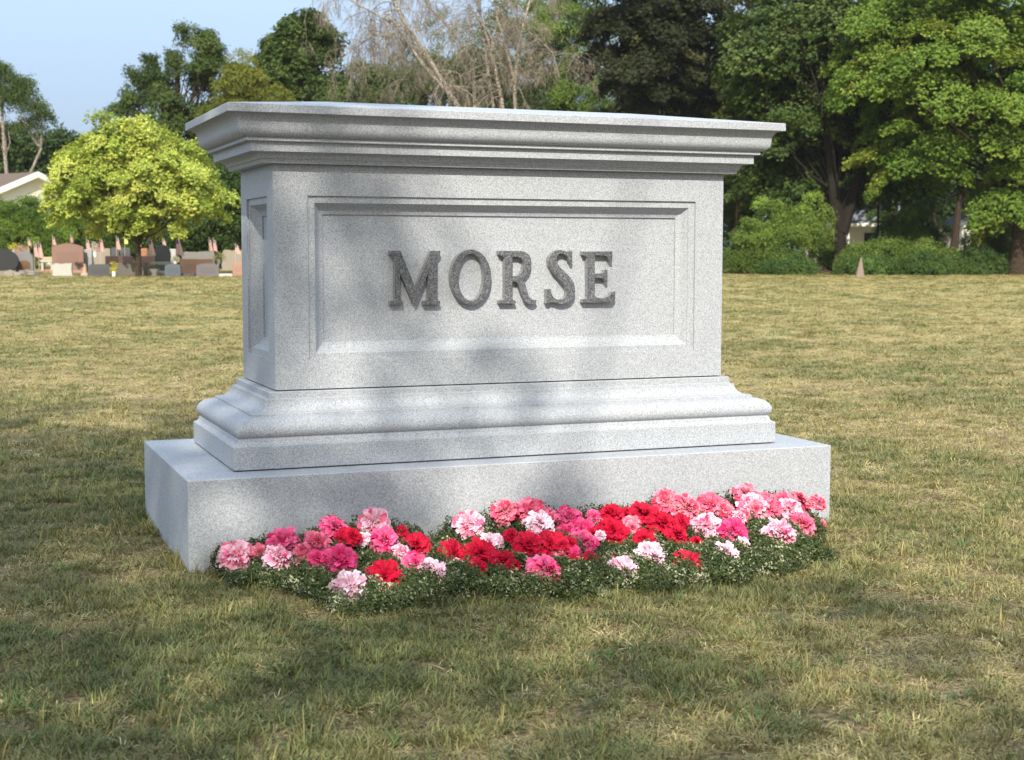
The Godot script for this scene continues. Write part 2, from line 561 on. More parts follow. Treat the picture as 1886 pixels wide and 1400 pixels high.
func build_monument() -> void:
	var m := thing("monument", "tall pale grey granite family monument reading MORSE, with moulded cap and stepped base", "monument", Vector3(-0.127, 0, -6.723), 0.3747)
	var st := begin()
	box(st, Vector3(-1.4657, -0.25, -0.6416), Vector3(1.4657, 0.3628, 0.6416), 0.004)
	part("base_block", st.commit(), M.steeled, m)
	st = begin()
	box(st, Vector3(-1.243, 0.3628, -0.476), Vector3(1.243, 0.3700, 0.476))
	box(st, Vector3(-1.040, 0.6695, -0.328), Vector3(1.040, 0.6752, 0.328))
	part("setting_joint", st.commit(), M.joint, m)
	# moulded plinth, from the foot up; distances are measured from the die's faces
	var p := [Vector2(0.204, 0.368), Vector2(0.2064, 0.3705), Vector2(0.2064, 0.4615), Vector2(0.204, 0.4644)]
	p += arc(Vector2(0.2045, 0.4855), Vector2(0.0205, 0.0205), 262, 180, 6)
	p += arc(Vector2(0.160, 0.5225), Vector2(0.0335, 0.0330), -62, 20, 8)
	p += arc(Vector2(0.117, 0.5200), Vector2(0.0765, 0.0550), 12, 88, 10)
	p += [Vector2(0.117, 0.576), Vector2(0.117, 0.584), Vector2(0.114, 0.587)]
	p += arc(Vector2(0.104, 0.638), Vector2(0.054, 0.050), 258, 180, 9)
	p += [Vector2(0.034, 0.640), Vector2(0.032, 0.642), Vector2(0.032, 0.6665), Vector2(0.029, 0.6695), Vector2(-0.2, 0.6695)]
	st = begin()
	rect_sweep(st, p, 1.0517, 0.3398, 0.73)
	rect_cap(st, 1.2557, 0.4887, 0.368, -1)
	part("moulded_plinth", st.commit(), M.granite, m)
	# die with a sunk panel on each side
	st = begin()
	var y0 := 0.6748
	var y1 := 1.6055
	for s in [1.0, -1.0]:
		var fr := [[1.0517, y0, y1, 0.0], [0.908, 0.794, 1.479, 0.0], [0.908, 0.794, 1.479, 0.010], [0.877, 0.822, 1.450, 0.010], [0.875, 0.824, 1.448, 0.016]]
		var er := [[0.3398, y0, y1, 0.0], [0.215, 0.794, 1.479, 0.0], [0.215, 0.794, 1.479, 0.010], [0.186, 0.822, 1.450, 0.010], [0.184, 0.824, 1.448, 0.016]]
		for i in 8:
			var f := (i + 1) / 8.0
			var q := 0.038 * f
			var dd := 0.016 + 0.036 * (f + 0.22 * sin(f * PI))
			fr.append([0.873 - q, 0.826 + q, 1.446 - q, dd])
			er.append([0.182 - q, 0.826 + q, 1.446 - q, dd])
		fr += [[0.832, 0.868, 1.404, 0.053], [0.832, 0.868, 1.404, 0.061]]
		er += [[0.141, 0.868, 1.404, 0.053], [0.141, 0.868, 1.404, 0.061]]
		panel_face(st, fr, Transform3D(Basis(Vector3.UP, 0.0 if s > 0 else PI), Vector3(0, 0, s * 0.3398)))
		panel_face(st, er, Transform3D(Basis(Vector3.UP, s * PI / 2), Vector3(s * 1.0517, 0, 0)))
	rect_cap(st, 1.0517, 0.3398, y0, -1)
	part("die", st.commit(), M.granite, m)
	# cap
	p = [Vector2(-0.02, 1.6062), Vector2(0.0455, 1.6075), Vector2(0.0475, 1.6100), Vector2(0.0495, 1.6225), Vector2(0.0505, 1.6240), Vector2(0.0565, 1.6250)]
	p += arc(Vector2(0.0795, 1.6270), Vector2(0.0215, 0.0215), 178, 92, 6)
	p += [Vector2(0.0795, 1.6500), Vector2(0.1045, 1.6500), Vector2(0.1060, 1.6515), Vector2(0.1060, 1.6890), Vector2(0.1275, 1.6905), Vector2(0.1290, 1.6920), Vector2(0.1290, 1.7030), Vector2(0.1275, 1.7048)]
	p += arc(Vector2(0.1275, 1.7450), Vector2(0.0385, 0.0390), -86, 4, 9)
	p += arc(Vector2(0.1990, 1.7520), Vector2(0.0325, 0.0430), 176, 92, 9)
	p += [Vector2(0.1990, 1.7962), Vector2(0.2135, 1.7962), Vector2(0.2155, 1.7982), Vector2(0.2155, 1.8285), Vector2(0.2130, 1.8311)]
	st = begin()
	rect_sweep(st, p, 1.0517, 0.3398, 0.843)
	var hx := 1.2647
	var hz := 0.5194
	var rx := hx - hz
	var ry := 1.9011
	for s in [1.0, -1.0]:
		quad(st, Vector3(-hx, 1.8311, s * hz), Vector3(hx, 1.8311, s * hz), Vector3(rx, ry, 0), Vector3(-rx, ry, 0), Vector3(0, 1, s * 0.1))
		tri(st, Vector3(s * hx, 1.8311, hz), Vector3(s * hx, 1.8311, -hz), Vector3(s * rx, ry, 0), Vector3(s * 0.07, 0.52, 0).normalized())
	part("cap", st.commit(), M.granite, m)
	# raised letters, standing on the panel
	var zf := 0.2790
	var shapes := [
		[-545, 1252, -499, 1252, -431, 1090, -362, 1252, -319, 1252, -321, 1235, -328, 1231, -334, 1222, -335, 1047, -329, 1037, -321, 1035, -321, 1020, -396, 1020, -395, 1036, -380, 1038, -374, 1048, -373, 1158, -430, 1025, -438, 1021, -501, 1157, -501, 1049, -495, 1039, -488, 1037, -488, 1022, -545, 1022, -545, 1036, -530, 1040, -524, 1049, -523, 1222, -530, 1231, -544, 1235],
		[302, 1256, 304, 1201, 291, 1200, 286, 1213, 278, 1230, 264, 1238, 251, 1241, 236, 1237, 227, 1225, 226, 1213, 231, 1198, 244, 1179, 268, 1158, 292, 1136, 309, 1114, 316, 1094, 318, 1069, 313, 1048, 299, 1029, 279, 1019, 255, 1015, 232, 1018, 210, 1026, 198, 1025, 188, 1020, 178, 1019, 181, 1040, 180, 1083, 198, 1084, 202, 1066, 212, 1047, 228, 1037, 247, 1035, 265, 1040, 276, 1054, 277, 1071, 270, 1093, 253, 1114, 228, 1141, 206, 1162, 193, 1184, 189, 1207, 192, 1225, 204, 1243, 220, 1253, 242, 1257, 262, 1254, 279, 1248, 291, 1252],
		[355, 1250, 501, 1251, 500, 1206, 486, 1208, 478, 1222, 470, 1232, 418, 1233, 414, 1229, 414, 1151, 453, 1151, 461, 1157, 466, 1168, 477, 1168, 478, 1113, 465, 1113, 458, 1126, 450, 1131, 415, 1132, 415, 1053, 423, 1044, 449, 1038, 476, 1043, 494, 1055, 502, 1068, 516, 1069, 517, 1038, 505, 1020, 355, 1021, 357, 1035, 373, 1038, 380, 1045, 378, 1222, 371, 1231, 355, 1234],
	]
	var r_out := letter_outline([-48, 1252, 55, 1252, 76, 1248, 93, 1236, 103, 1219, 105, 1201, 101, 1176, 91, 1157, 77, 1141, 65, 1132, 75, 1111, 83, 1084, 92, 1057, 100, 1044, 110, 1037, 121, 1036, 132, 1034, 127, 1023, 112, 1015, 93, 1018, 75, 1032, 62, 1059, 50, 1091, 42, 1108, 34, 1116, 15, 1117, 15, 1043, 21, 1036, 31, 1034, 31, 1021, -46, 1022, -46, 1035, -28, 1037, -20, 1043, -20, 1221, -27, 1229, -47, 1236])
	var r_hole := letter_outline([15, 1227, 40, 1227, 57, 1219, 67, 1205, 70, 1189, 65, 1170, 55, 1152, 40, 1142, 15, 1141])
	var d := 0.031
	for which in 5:
		var made := []
		for deep in [d, 0.0016]:                 # the pale body, then its dark polished face
			if which == 1:
				made.append(ring_letter(Vector2(-0.178, 1.1375), Vector2(0.094, 0.1205), Vector2(0.0595, 0.102), deep, 0.0008))
			elif which == 2:
				made.append(holed_letter(r_out, r_hole, deep))
			else:
				var sl := begin()
				extrude(sl, letter_outline(shapes[[0, 0, 0, 1, 2][which]]), 0.0, deep, 0.0)
				made.append(sl.commit())
		var body := part("letter", made[0], M.letter_side, m, Vector3(0, 0, zf))
		tag(body, "raised granite letter " + ["M", "O", "R", "S", "E"][which] + " with a dark speckled face")
		part("face", made[1], M.letter, body, Vector3(0, 0, d + 0.0002))

# ---------------------------------------------------------------- flowers
func make_bloom(seed_: int, inner: Color, edge: Color, streak: float) -> ArrayMesh:
	var r := RandomNumberGenerator.new()
	r.seed = seed_
	var st := begin()
	var rows := [[20, 0.10, 1.02, -0.15], [20, 0.10, 1.0, 0.10], [19, 0.10, 0.95, 0.35], [17, 0.08, 0.86, 0.62], [15, 0.06, 0.76, 0.90], [10, 0.05, 0.64, 1.15], [7, 0.02, 0.54, 1.42]]
	for k in rows.size():
		var row = rows[k]
		for i in row[0]:
			var yaw: float = TAU * (i + r.randf_range(-0.3, 0.3) + 0.5 * k) / row[0]
			var L: float = row[2] * r.randf_range(0.78, 1.14)
			var W: float = L * r.randf_range(0.22, 0.36) * (1.0 if k < 4 else 0.9)
			var lift: float = row[3] + r.randf_range(-0.14, 0.14)
			var B := Basis(Vector3.UP, yaw)
			var ph := r.randf() * TAU
			var pale := clampf((1.0 if r.randf() < streak else 0.15) * r.randf_range(0.5, 1.1), 0.0, 1.0)
			var tone := r.randf_range(0.66, 1.2)
			var g := []
			var cg := []
			for a in 4:                              # along the petal
				var line := []
				var cl := []
				for b in 5:                          # across it
					var t := a / 3.0
					var s := (b - 2) / 2.0
					var half: float = W * (0.25 + 0.95 * sin(t * 1.9 + 0.1)) * 0.62
					var ruffle := 0.10 * L * t * t * sin(s * 5.5 + ph) + 0.05 * L * t * sin(s * 11.0 + ph * 2.0)
					var x := t * L * (1.0 - 0.10 * s * s * t) + 0.03 * L * sin(s * 9.0 + ph) * t
					var up := 0.16 * L * sin(t * 2.6) - 0.22 * L * t * t * (1.0 if k < 3 else 0.2) + 0.10 * s * s * W
					var v := Vector3(cos(lift) * x - sin(lift) * (up + ruffle), sin(lift) * x + cos(lift) * (up + ruffle) + row[1], s * half)
					line.append(B * v)
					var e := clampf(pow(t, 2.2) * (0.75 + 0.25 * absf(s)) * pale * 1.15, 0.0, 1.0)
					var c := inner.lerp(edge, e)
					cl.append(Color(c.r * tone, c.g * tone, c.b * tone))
				g.append(line)
				cg.append(cl)
			for a in 3:
				for b in 4:
					var n: Vector3 = (g[a + 1][b] - g[a][b]).cross(g[a][b + 1] - g[a][b]).normalized()
					if n.dot(B * Vector3(-sin(lift), cos(lift), 0)) < 0: n = -n
					for q in [[[a, b], [a + 1, b], [a + 1, b + 1]], [[a, b], [a + 1, b + 1], [a, b + 1]]]:
						var P := [g[q[0][0]][q[0][1]], g[q[1][0]][q[1][1]], g[q[2][0]][q[2][1]]]
						var order := [0, 1, 2] if (P[0] - P[2]).cross(P[0] - P[1]).dot(n) >= 0 else [0, 2, 1]
						for o in order:
							st.set_color(cg[q[o][0]][q[o][1]])
							st.set_normal(n)
							st.add_vertex(P[o])
	return st.commit()

func build_flowers() -> void:
	var red := Color(0.44, 0.004, 0.034)
	var hot := Color(0.58, 0.006, 0.095)  # petal pink, deepened at the bases to put crevice shade into the colour
	var pink := Color(0.64, 0.04, 0.18)
	var coral := Color(0.60, 0.035, 0.11)
	var white := Color(0.80, 0.62, 0.72)
	var heads := {
		"R": [make_bloom(1, red, Color(0.55, 0.01, 0.04), 0.5), make_bloom(2, red, Color(0.62, 0.02, 0.06), 0.5)],
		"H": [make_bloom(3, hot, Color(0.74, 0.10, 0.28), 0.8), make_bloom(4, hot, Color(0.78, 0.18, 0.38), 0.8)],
		"P": [make_bloom(5, pink, white, 0.85), make_bloom(6, Color(0.66, 0.08, 0.20), white, 0.7)],
		"C": [make_bloom(7, coral, Color(0.76, 0.22, 0.34), 0.7), make_bloom(8, coral, Color(0.78, 0.34, 0.42), 0.7)],
		"W": [make_bloom(9, Color(0.72, 0.16, 0.32), Color(0.80, 0.72, 0.82), 1.0), make_bloom(10, Color(0.74, 0.24, 0.42), Color(0.82, 0.75, 0.84), 1.0)],
	}
	var tint := {"R": "crimson ruffled bloom", "H": "hot pink ruffled bloom", "P": "pink bloom with white petal edges", "C": "coral pink bloom", "W": "white bloom with a pink heart"}
	var plants := [
		["leafy plant of pink and coral blooms at the left end of the flower bed", -1154, 794, [["P", -1308, 76, 731, 62], ["C", -1224, 97, 753, 29], ["H", -1124, 122, 731, 55], ["P", -1175, 81, 857, 54], ["C", -1080, 108, 869, 32], ["C", -1015, 124, 819, 48]]],
		["plant with one pink, one crimson and one low white bloom at the bed's left front", -944, 1164, [["H", -976, 89, 1024, 63], ["W", -1001, 43, 1260, 63], ["R", -857, 57, 1208, 61]]],
		["tall plant of hot pink and red blooms against the left part of the base", -769, 814, [["H", -923, 157, 731, 56], ["R", -900, 142, 838, 39], ["P", -758, 166, 731, 60], ["W", -845, 140, 884, 29], ["H", -761, 125, 872, 55], ["R", -643, 131, 731, 23], ["R", -603, 73, 783, 56], ["P", -714, 88, 941, 35]]],
		["plant of four crowded crimson blooms beside a striped pink and white one", -516, 1065, [["H", -677, 53, 1006, 48], ["W", -623, 22, 1068, 60], ["R", -494, 57, 917, 56], ["R", -428, 81, 1046, 58], ["R", -379, 69, 1172, 47], ["R", -485, 51, 1183, 41], ["P", -524, 53, 1065, 25]]],
		["plant with flat crimson blooms low in the middle of the bed", -247, 1016, [["W", -361, 109, 978, 39], ["R", -270, 130, 980, 29], ["R", -227, 100, 1054, 55], ["R", -131, 93, 1052, 59]]],
		["plant with pale pink and white blooms against the base, left of centre", -186, 763, [["P", -357, 136, 731, 57], ["C", -203, 178, 731, 51], ["C", -86, 168, 731, 59], ["W", -98, 139, 859, 58]]],
		["front plant with one large hot pink bloom low down at the bed's centre", -59, 1237, [["H", -92, 67, 1121, 52], ["W", 50, 28, 1328, 64], ["H", -262, 47, 1303, 70], ["R", 67, 52, 1194, 21]]],
		["plant of hot pink blooms beneath the letter S, middle of the bed", 107, 897, [["H", 85, 134, 731, 52], ["H", 91, 100, 858, 55], ["H", 39, 80, 991, 53], ["R", 193, 103, 934, 58], ["W", 124, 103, 969, 22]]],
		["plant with white and dark red blooms right of the bed's middle", 316, 1092, [["R", 425, 93, 1050, 47], ["R", 293, 82, 1022, 43], ["W", 231, 48, 1203, 63]]],
		["plant with a sloping row of bright crimson blooms against the base", 323, 815, [["H", 191, 139, 753, 30], ["R", 276, 144, 749, 45], ["R", 421, 122, 763, 64], ["R", 416, 118, 940, 59], ["C", 311, 120, 868, 37]]],
		["front plant with one round red bloom and one lilac white bloom, right of centre", 517, 1239, [["R", 345, 30, 1296, 56], ["W", 553, 37, 1231, 57], ["W", 654, 40, 1191, 15]]],
		["plant of coral blooms behind two bright pink ones, right part of the bed", 683, 859, [["C", 539, 175, 731, 53], ["C", 611, 151, 778, 57], ["C", 751, 148, 745, 54], ["C", 771, 140, 843, 38], ["P", 615, 97, 962, 63], ["H", 700, 85, 1031, 59], ["P", 793, 124, 919, 30]]],
		["plant with a single broad pink bloom at the bed's front right", 979, 1003, [["C", 1105, 64, 921, 58], ["P", 896, 63, 1070, 71], ["R", 937, 81, 1018, 27]]],
		["tallest plant of pale coral blooms near the right end of the base", 1018, 784, [["C", 937, 170, 731, 63], ["P", 929, 136, 808, 62], ["C", 1000, 130, 825, 47], ["C", 1121, 147, 731, 40], ["P", 1100, 116, 825, 55]]],
		["thin trailing plant with two small coral blooms at the right end of the bed", 1267, 731, [["C", 1214, 129, 731, 52], ["C", 1320, 29, 731, 28]]],
	]
	var base := Transform3D(Basis(Vector3.UP, 0.3747), Vector3(-0.127, 0, -6.723))
	var r := RandomNumberGenerator.new()
	r.seed = 77
	var stem := begin()
	tube(stem, [Vector3.ZERO, Vector3(0.01, 0.5, 0.0), Vector3(0, 1, 0)], [0.05, 0.04, 0.035], 5)
	var stem_mesh := stem.commit()
	M.stem = mat(Color(0.05, 0.09, 0.03), 0.7)
	for pl in plants:                          # smaller heads between the large ones
		for k in (3 if pl[3].size() > 3 else 1):
			var near = pl[3][r.randi() % pl[3].size()]
			var a := r.randf() * TAU
			pl[3].append([near[0], near[1] + cos(a) * 85.0, maxf(near[2] + r.randf_range(-25, 18), 25.0), maxf(near[3] + sin(a) * 70.0, 722.0), r.randf_range(24, 36)])
	var every := []
	for pl in plants: every += pl[3]
	for pl in plants:
		var c := Vector3(pl[1] * 0.001, 0, pl[2] * 0.001)
		var t := thing("flowering_plant", pl[0], "flowers", base * c, 0.3747, "flowering plants along the foot of the monument")
		var tf := []
		var cols := []
		var spots := []
		for b in pl[3]:
			spots.append([Vector3(b[1], b[2], b[3]) * 0.001 - c, b[4] * 0.001])
			var lo: Vector3 = spots[-1][0] * Vector3(1, 0, 1) + Vector3(0, 0, 0.10)     # leaves go on to the front of each head
			spots.append([Vector3(lo.x, maxf(0.02, spots[-1][0].y * 0.45), lo.z), 0.06])
			if b[3] > 960:
				spots.append([Vector3(lo.x + 0.03, 0.06, lo.z + 0.10), 0.06])
		spots.append([Vector3(0, 0.07, 0.05), 0.10])
		for s in spots:
			for i in 190:
				var a := r.randf() * TAU
				var q: float = sqrt(r.randf()) * (0.145 if pl[1] < 1200 else 0.08)
				var p: Vector3 = s[0] * Vector3(1, 0, 1) + Vector3(cos(a) * q, 0, sin(a) * q)
				p.z = maxf(p.z, 0.655 - c.z)
				var roof: float = maxf(0.035, (s[0].y + 0.028) * (1.0 - 0.62 * pow(q / 0.145, 2.0)))
				p.y = roof * pow(r.randf(), 0.45) + r.randf() * 0.012
				var hidden := false
				if p.x + c.x > 1.23 or p.x + c.x < -1.37 or (p.x + c.x > 0.98 and p.z + c.z > 1.10 - 0.6 * (p.x + c.x - 0.98)): hidden = true
				for b in every:                    # no leaves grow through or before a head
					var hp := Vector3(b[1], b[2], b[3] + 45.0) * 0.001 - c
					if absf(p.x - hp.x) < b[4] * 0.0010 and p.y > hp.y - b[4] * 0.0007 and p.z > hp.z - 0.03 and p.z < hp.z + 0.16: hidden = true
				if hidden: continue
				var out := Vector3(p.x - s[0].x, 0.07, p.z - s[0].z + 0.05).normalized()
				var sz := r.randf_range(0.032, 0.058)
				tf.append(Transform3D(lean_basis((out + Vector3(r.randfn(), r.randfn(), r.randfn()) * 0.4).normalized(), r.randf() * TAU).scaled(Vector3.ONE * sz), p))
				var k := r.randf()
				cols.append(Color(0.034, 0.055, 0.016).lerp(Color(0.40, 0.42, 0.28), pow(k, 5.0)) if r.randf() < 0.8 else Color(0.06, 0.08, 0.025))
		scatter("foliage", sprigs.tiny, M.dusty, t, tf, cols)
		for b in pl[3]:
			var pos := Vector3(b[1], b[2], b[3]) * 0.001 - c
			var rad: float = b[4] * 0.001
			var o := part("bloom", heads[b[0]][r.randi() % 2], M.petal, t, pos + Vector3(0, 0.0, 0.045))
			var face := Vector3(r.randf_range(-0.35, 0.35), 0.75, 0.72 + r.randf_range(-0.2, 0.3)).normalized()
			o.basis = lean_basis(face, r.randf() * TAU).scaled_local(Vector3.ONE * rad * 1.14)
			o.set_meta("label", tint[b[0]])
			var s := part("stem", stem_mesh, M.stem, t, Vector3(pos.x * 0.8, 0.0, pos.z - 0.02))
			s.basis = Basis.from_scale(Vector3(0.08, maxf(pos.y - 0.3 * rad, 0.02), 0.08))

# ---------------------------------------------------------------- grass
func make_tuft(seed_: int, n: int, spread: float, lean: float, wide: float, pale: float) -> ArrayMesh:
	var r := RandomNumberGenerator.new()
	r.seed = seed_
	var st := begin()
	for i in n:
		var a := r.randf() * TAU
		var q := sqrt(r.randf()) * spread
		var p := Vector3(cos(a) * q, -0.06, sin(a) * q)
		var dir := Vector3(cos(a + r.randf_range(-1.5, 1.5)), 0, sin(a + r.randf_range(-1.5, 1.5))).normalized()
		var L := r.randf_range(0.45, 1.15)
		var w := wide * r.randf_range(0.6, 1.2)
		var side := dir.cross(Vector3.UP).rotated(Vector3.UP, r.randf_range(-0.8, 0.8)) * w
		var th := r.randf_range(0.05, 0.55) + lean
		var g := r.randf_range(0.42, 1.5)
		var c := Color(g, g * r.randf_range(0.92, 1.06), g * r.randf_range(0.8, 1.1))
		if r.randf() < pale: c = Color(c.r * 2.3, c.g * 1.7, c.b * 1.6)
		var pts := [p]
		for k in 3:
			p += (Vector3.UP * cos(th) + dir * sin(th)) * L / 3.0
			pts.append(p)
			th += r.randf_range(0.15, 0.55)
		var ws := [0.8, 1.0, 0.7, 0.0]
		st.set_color(c)
		for k in 3:
			var u: Vector3 = pts[k + 1] - pts[k]
			var n0 := side.cross(u).normalized()
			if n0.y < 0: n0 = -n0
			tri(st, pts[k] - side * ws[k], pts[k] + side * ws[k], pts[k + 1] + side * ws[k + 1], n0)
			if k < 2: tri(st, pts[k] - side * ws[k], pts[k + 1] + side * ws[k + 1], pts[k + 1] - side * ws[k + 1], n0)
	return st.commit()

func build_grass() -> void:
	var green := make_tuft(201, 34, 1.0, 0.45, 0.034, 0.16)
	var straw := make_tuft(202, 34, 1.15, 0.95, 0.030, 0.14)
	var tall := make_tuft(203, 8, 0.5, 0.15, 0.042, 0.25)
	var tf := [[], [], []]
	var cols := [[], [], []]
	var r := RandomNumberGenerator.new()
	r.seed = 5
	var inv := Transform3D(Basis(Vector3.UP, 0.3747), Vector3(-0.127, 0, -6.723)).affine_inverse()
	var bands := [[2.4, 5.5, 1300.0, 1.0], [5.5, 8.0, 900.0, 1.1], [8.0, 12.0, 420.0, 1.3], [12.0, 20.0, 150.0, 1.7], [20.0, 34.0, 80.0, 2.1], [34.0, 64.0, 32.0, 2.9]]
	for b in bands:
		var half: float = 0.60 * b[1] + 1.5
		var many := int((b[1] - b[0]) * half * 2.0 * b[2])
		for i in many:
			var z := -lerpf(b[0], b[1], r.randf())
			var x := r.randf_range(-half, half)
			if absf(x) > -z * 0.60 + 1.5: continue
			if absf(x) > -z * 0.37 + 0.7 and r.randf() < 0.55: continue
			var q := inv * Vector3(x, 0, z)
			if absf(q.x) < 1.455 and absf(q.z) < 0.63: continue
			var bed := q.z > 0.6 and q.z < 1.25 - 0.25 * clampf(q.x, 0.0, 1.3) and q.x > -1.25 and q.x < 1.35
			if bed and r.randf() < 0.85: continue
			var near_stone := absf(q.x) < 1.53 and absf(q.z) < 0.70
			var d := dryness(x, z)
			var s: float = b[3]
			var foot := Vector3(x, ground_y(x, z), z)
			var bare := noise_c.get_noise_2d(x * 1.3 + 50.0, z * 1.3)
			if bare > 0.24 and -z < 8.0 and r.randf() < 0.7: continue
			var kind := 1 if r.randf() < d * 0.80 + 0.08 else 0
			if r.randf() < 0.08 and -z < 12.0: kind = 2
			var h := 0.044 * r.randf_range(0.6, 1.35) * (1.0 + 0.6 * maxf(0.0, noise_b.get_noise_2d(x + 90.0, z))) * (1.25 if near_stone else 1.0)
			var w := 0.042 * r.randf_range(0.7, 1.3)
			var c: Color
			if kind == 1:
				w *= 1.1
				h *= 0.9
				c = Color(0.52, 0.42, 0.17).lerp(Color(0.60, 0.51, 0.28), r.randf())
				if r.randf() < 0.25: c = Color(0.30, 0.21, 0.12)
			elif kind == 0:
				c = Color(0.150, 0.172, 0.068).lerp(Color(0.37, 0.33, 0.14), clampf(d * 0.9 + r.randfn() * 0.22, 0.0, 1.0))
				if r.randf() < 0.06: c = Color(0.09, 0.18, 0.055)
			else:
				h *= 2.0
				c = Color(0.14, 0.17, 0.05).lerp(Color(0.40, 0.33, 0.16), r.randf() * r.randf() + d * 0.3)
			tf[kind].append(Transform3D(Basis.from_euler(Vector3(r.randfn() * 0.12, r.randf() * TAU, r.randfn() * 0.12)) * Basis.from_scale(Vector3(w * s, h * (0.72 + 0.28 * s), w * s)), foot))
			cols[kind].append(c)
	tag(scatter("green_grass", green, M.grass, self, tf[0], cols[0]), "short green grass growing in tufts over the lawn", "grass", "", "stuff")
	tag(scatter("dry_grass", straw, M.grass, self, tf[1], cols[1]), "dry straw coloured grass matted over the lawn", "grass", "", "stuff")
	tag(scatter("tall_grass", tall, M.grass, self, tf[2], cols[2]), "thin taller grass blades standing out of the lawn", "grass", "", "stuff")

func build_ground() -> void:
	var st := begin()
	var zs := [60.0, 20.0, 6.0]
	var z := 0.0
	while z > -230.0:
		zs.append(z)
		z -= maxf(0.3, -z * 0.05)
	zs.append(-600.0)
	var rows := []
	for zz in zs:
		var row := []
		var half: float = 40.0 + absf(zz) * 1.2 if zz > -300.0 else 900.0
		for i in 97:
			var f := (i - 48) / 48.0
			var x := half * signf(f) * pow(absf(f), 1.9)
			row.append(Vector3(x, ground_y(x, zz), zz))
		rows.append(row)
	for i in rows.size() - 1:
		for j in 96:
			var p := [rows[i][j], rows[i][j + 1], rows[i + 1][j + 1], rows[i + 1][j]]
			for k in [0, 2, 1, 0, 3, 2]:
				var d := dryness(p[k].x, p[k].z)
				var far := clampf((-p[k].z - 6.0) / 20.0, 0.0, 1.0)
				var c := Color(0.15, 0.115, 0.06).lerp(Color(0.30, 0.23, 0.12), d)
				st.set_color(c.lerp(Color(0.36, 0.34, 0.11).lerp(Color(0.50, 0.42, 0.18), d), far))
				st.set_normal(Vector3.UP)
				st.add_vertex(p[k])
	var m := mat(Color.WHITE, 1.0)
	m.vertex_color_use_as_albedo = true
	m.albedo_texture = noise_texture(31, 0.05, 5, Color(0.55, 0.53, 0.50), Color(0.85, 0.84, 0.82), Color(1, 1, 1))
	m.uv1_triplanar = true
	m.uv1_world_triplanar = true
	m.uv1_scale = Vector3.ONE / 0.9
	tag(part("ground", st.commit(), m, self), "lawn soil under the grass", "ground", "", "structure")

# ---------------------------------------------------------------- graves
func slab(w: float, h: float, shape: String) -> PackedVector2Array:
	var p := PackedVector2Array()
	var a := w / 2.0
	match shape:
		"serp":
			p.append_array([Vector2(-a, 0), Vector2(a, 0), Vector2(a, h * 0.86)])
			for i in 13:
				var t := i / 12.0
				p.append(Vector2(lerpf(a, -a, t), h * (0.86 + 0.14 * sin(t * PI))))
			p.append(Vector2(-a, h * 0.859))
		"round":
			p.append_array([Vector2(-a, 0), Vector2(a, 0)])
			for i in 15:
				var t := PI * i / 14.0
				p.append(Vector2(a * cos(t) * 0.999, h * 0.62 + h * 0.38 * sin(t)))
		"oval":
			for i in 28:
				var t := TAU * i / 28.0
				p.append(Vector2(a * cos(t), h * 0.5 + h * 0.5 * sin(t)))
		"slant":
			p.append_array([Vector2(-a, 0), Vector2(a, 0), Vector2(a * 0.97, h * 0.80), Vector2(a * 0.80, h), Vector2(-a * 0.80, h), Vector2(-a * 0.97, h * 0.80)])
		"rough":
			for i in 22:
				var t := i / 22.0 * 4.0
				var k := int(t)
				var f := t - k
				var q: Vector2 = [Vector2(lerpf(-a, a, f), 0), Vector2(a, h * f), Vector2(lerpf(a, -a, f), h), Vector2(-a, h * (1.0 - f))][k]
				p.append(q + (Vector2(rng.randf_range(-0.03, 0.03), rng.randf_range(-0.04, 0.02)) if k != 0 else Vector2.ZERO))
		_:
			p.append_array([Vector2(-a, 0), Vector2(a, 0), Vector2(a, h), Vector2(-a, h)])
	return p

# a gravestone from its left and right edge, top and foot in the picture's measure
func grave(label: String, x0: float, x1: float, top: float, foot: float, depth: float, shape: String, color: Color, plinth := 0.0, plinth_color := Color(0.4, 0.4, 0.4), thick := 0.2, turn := 0.12) -> Node3D:
	var x := across((x0 + x1) / 2.0, depth)
	var g := ground_y(x, -depth)
	var w := (x1 - x0) / 2685.0 * depth
	var h := maxf(height_at(top, depth) - g, (foot - top) / 2685.0 * depth)
	var t := thing("gravestone", label, "gravestone", Vector3(x, g - 0.02, -depth), turn, "gravestones in the rows on the left")
	var st := begin()
	extrude(st, slab(w, h - plinth, shape), -thick / 2, thick / 2, 0.012 if shape != "rough" else 0.0)
	var m := mat(color, 0.6, M.grain, 2.5)
	var tablet := part("tablet", st.commit(), m, t, Vector3(0, plinth, 0))
	if plinth > 0.0:
		st = begin()
		box(st, Vector3(-w / 2 - 0.09, -0.05, -thick / 2 - 0.1), Vector3(w / 2 + 0.09, plinth, thick / 2 + 0.1), 0.015)
		part("plinth", st.commit(), mat(plinth_color, 0.8, M.grain, 2.5), t)
	st = begin()                                   # a sunk plate stands for the cut inscription's field
	box(st, Vector3(-w * 0.34, (h - plinth) * 0.30, thick / 2 + 0.001), Vector3(w * 0.34, (h - plinth) * 0.68, thick / 2 + 0.008), 0.004)
	if shape in ["serp", "slant", "rect"]:
		part("panel", st.commit(), mat(color * 0.9, 0.5, M.grain, 2.5), tablet)
	return t

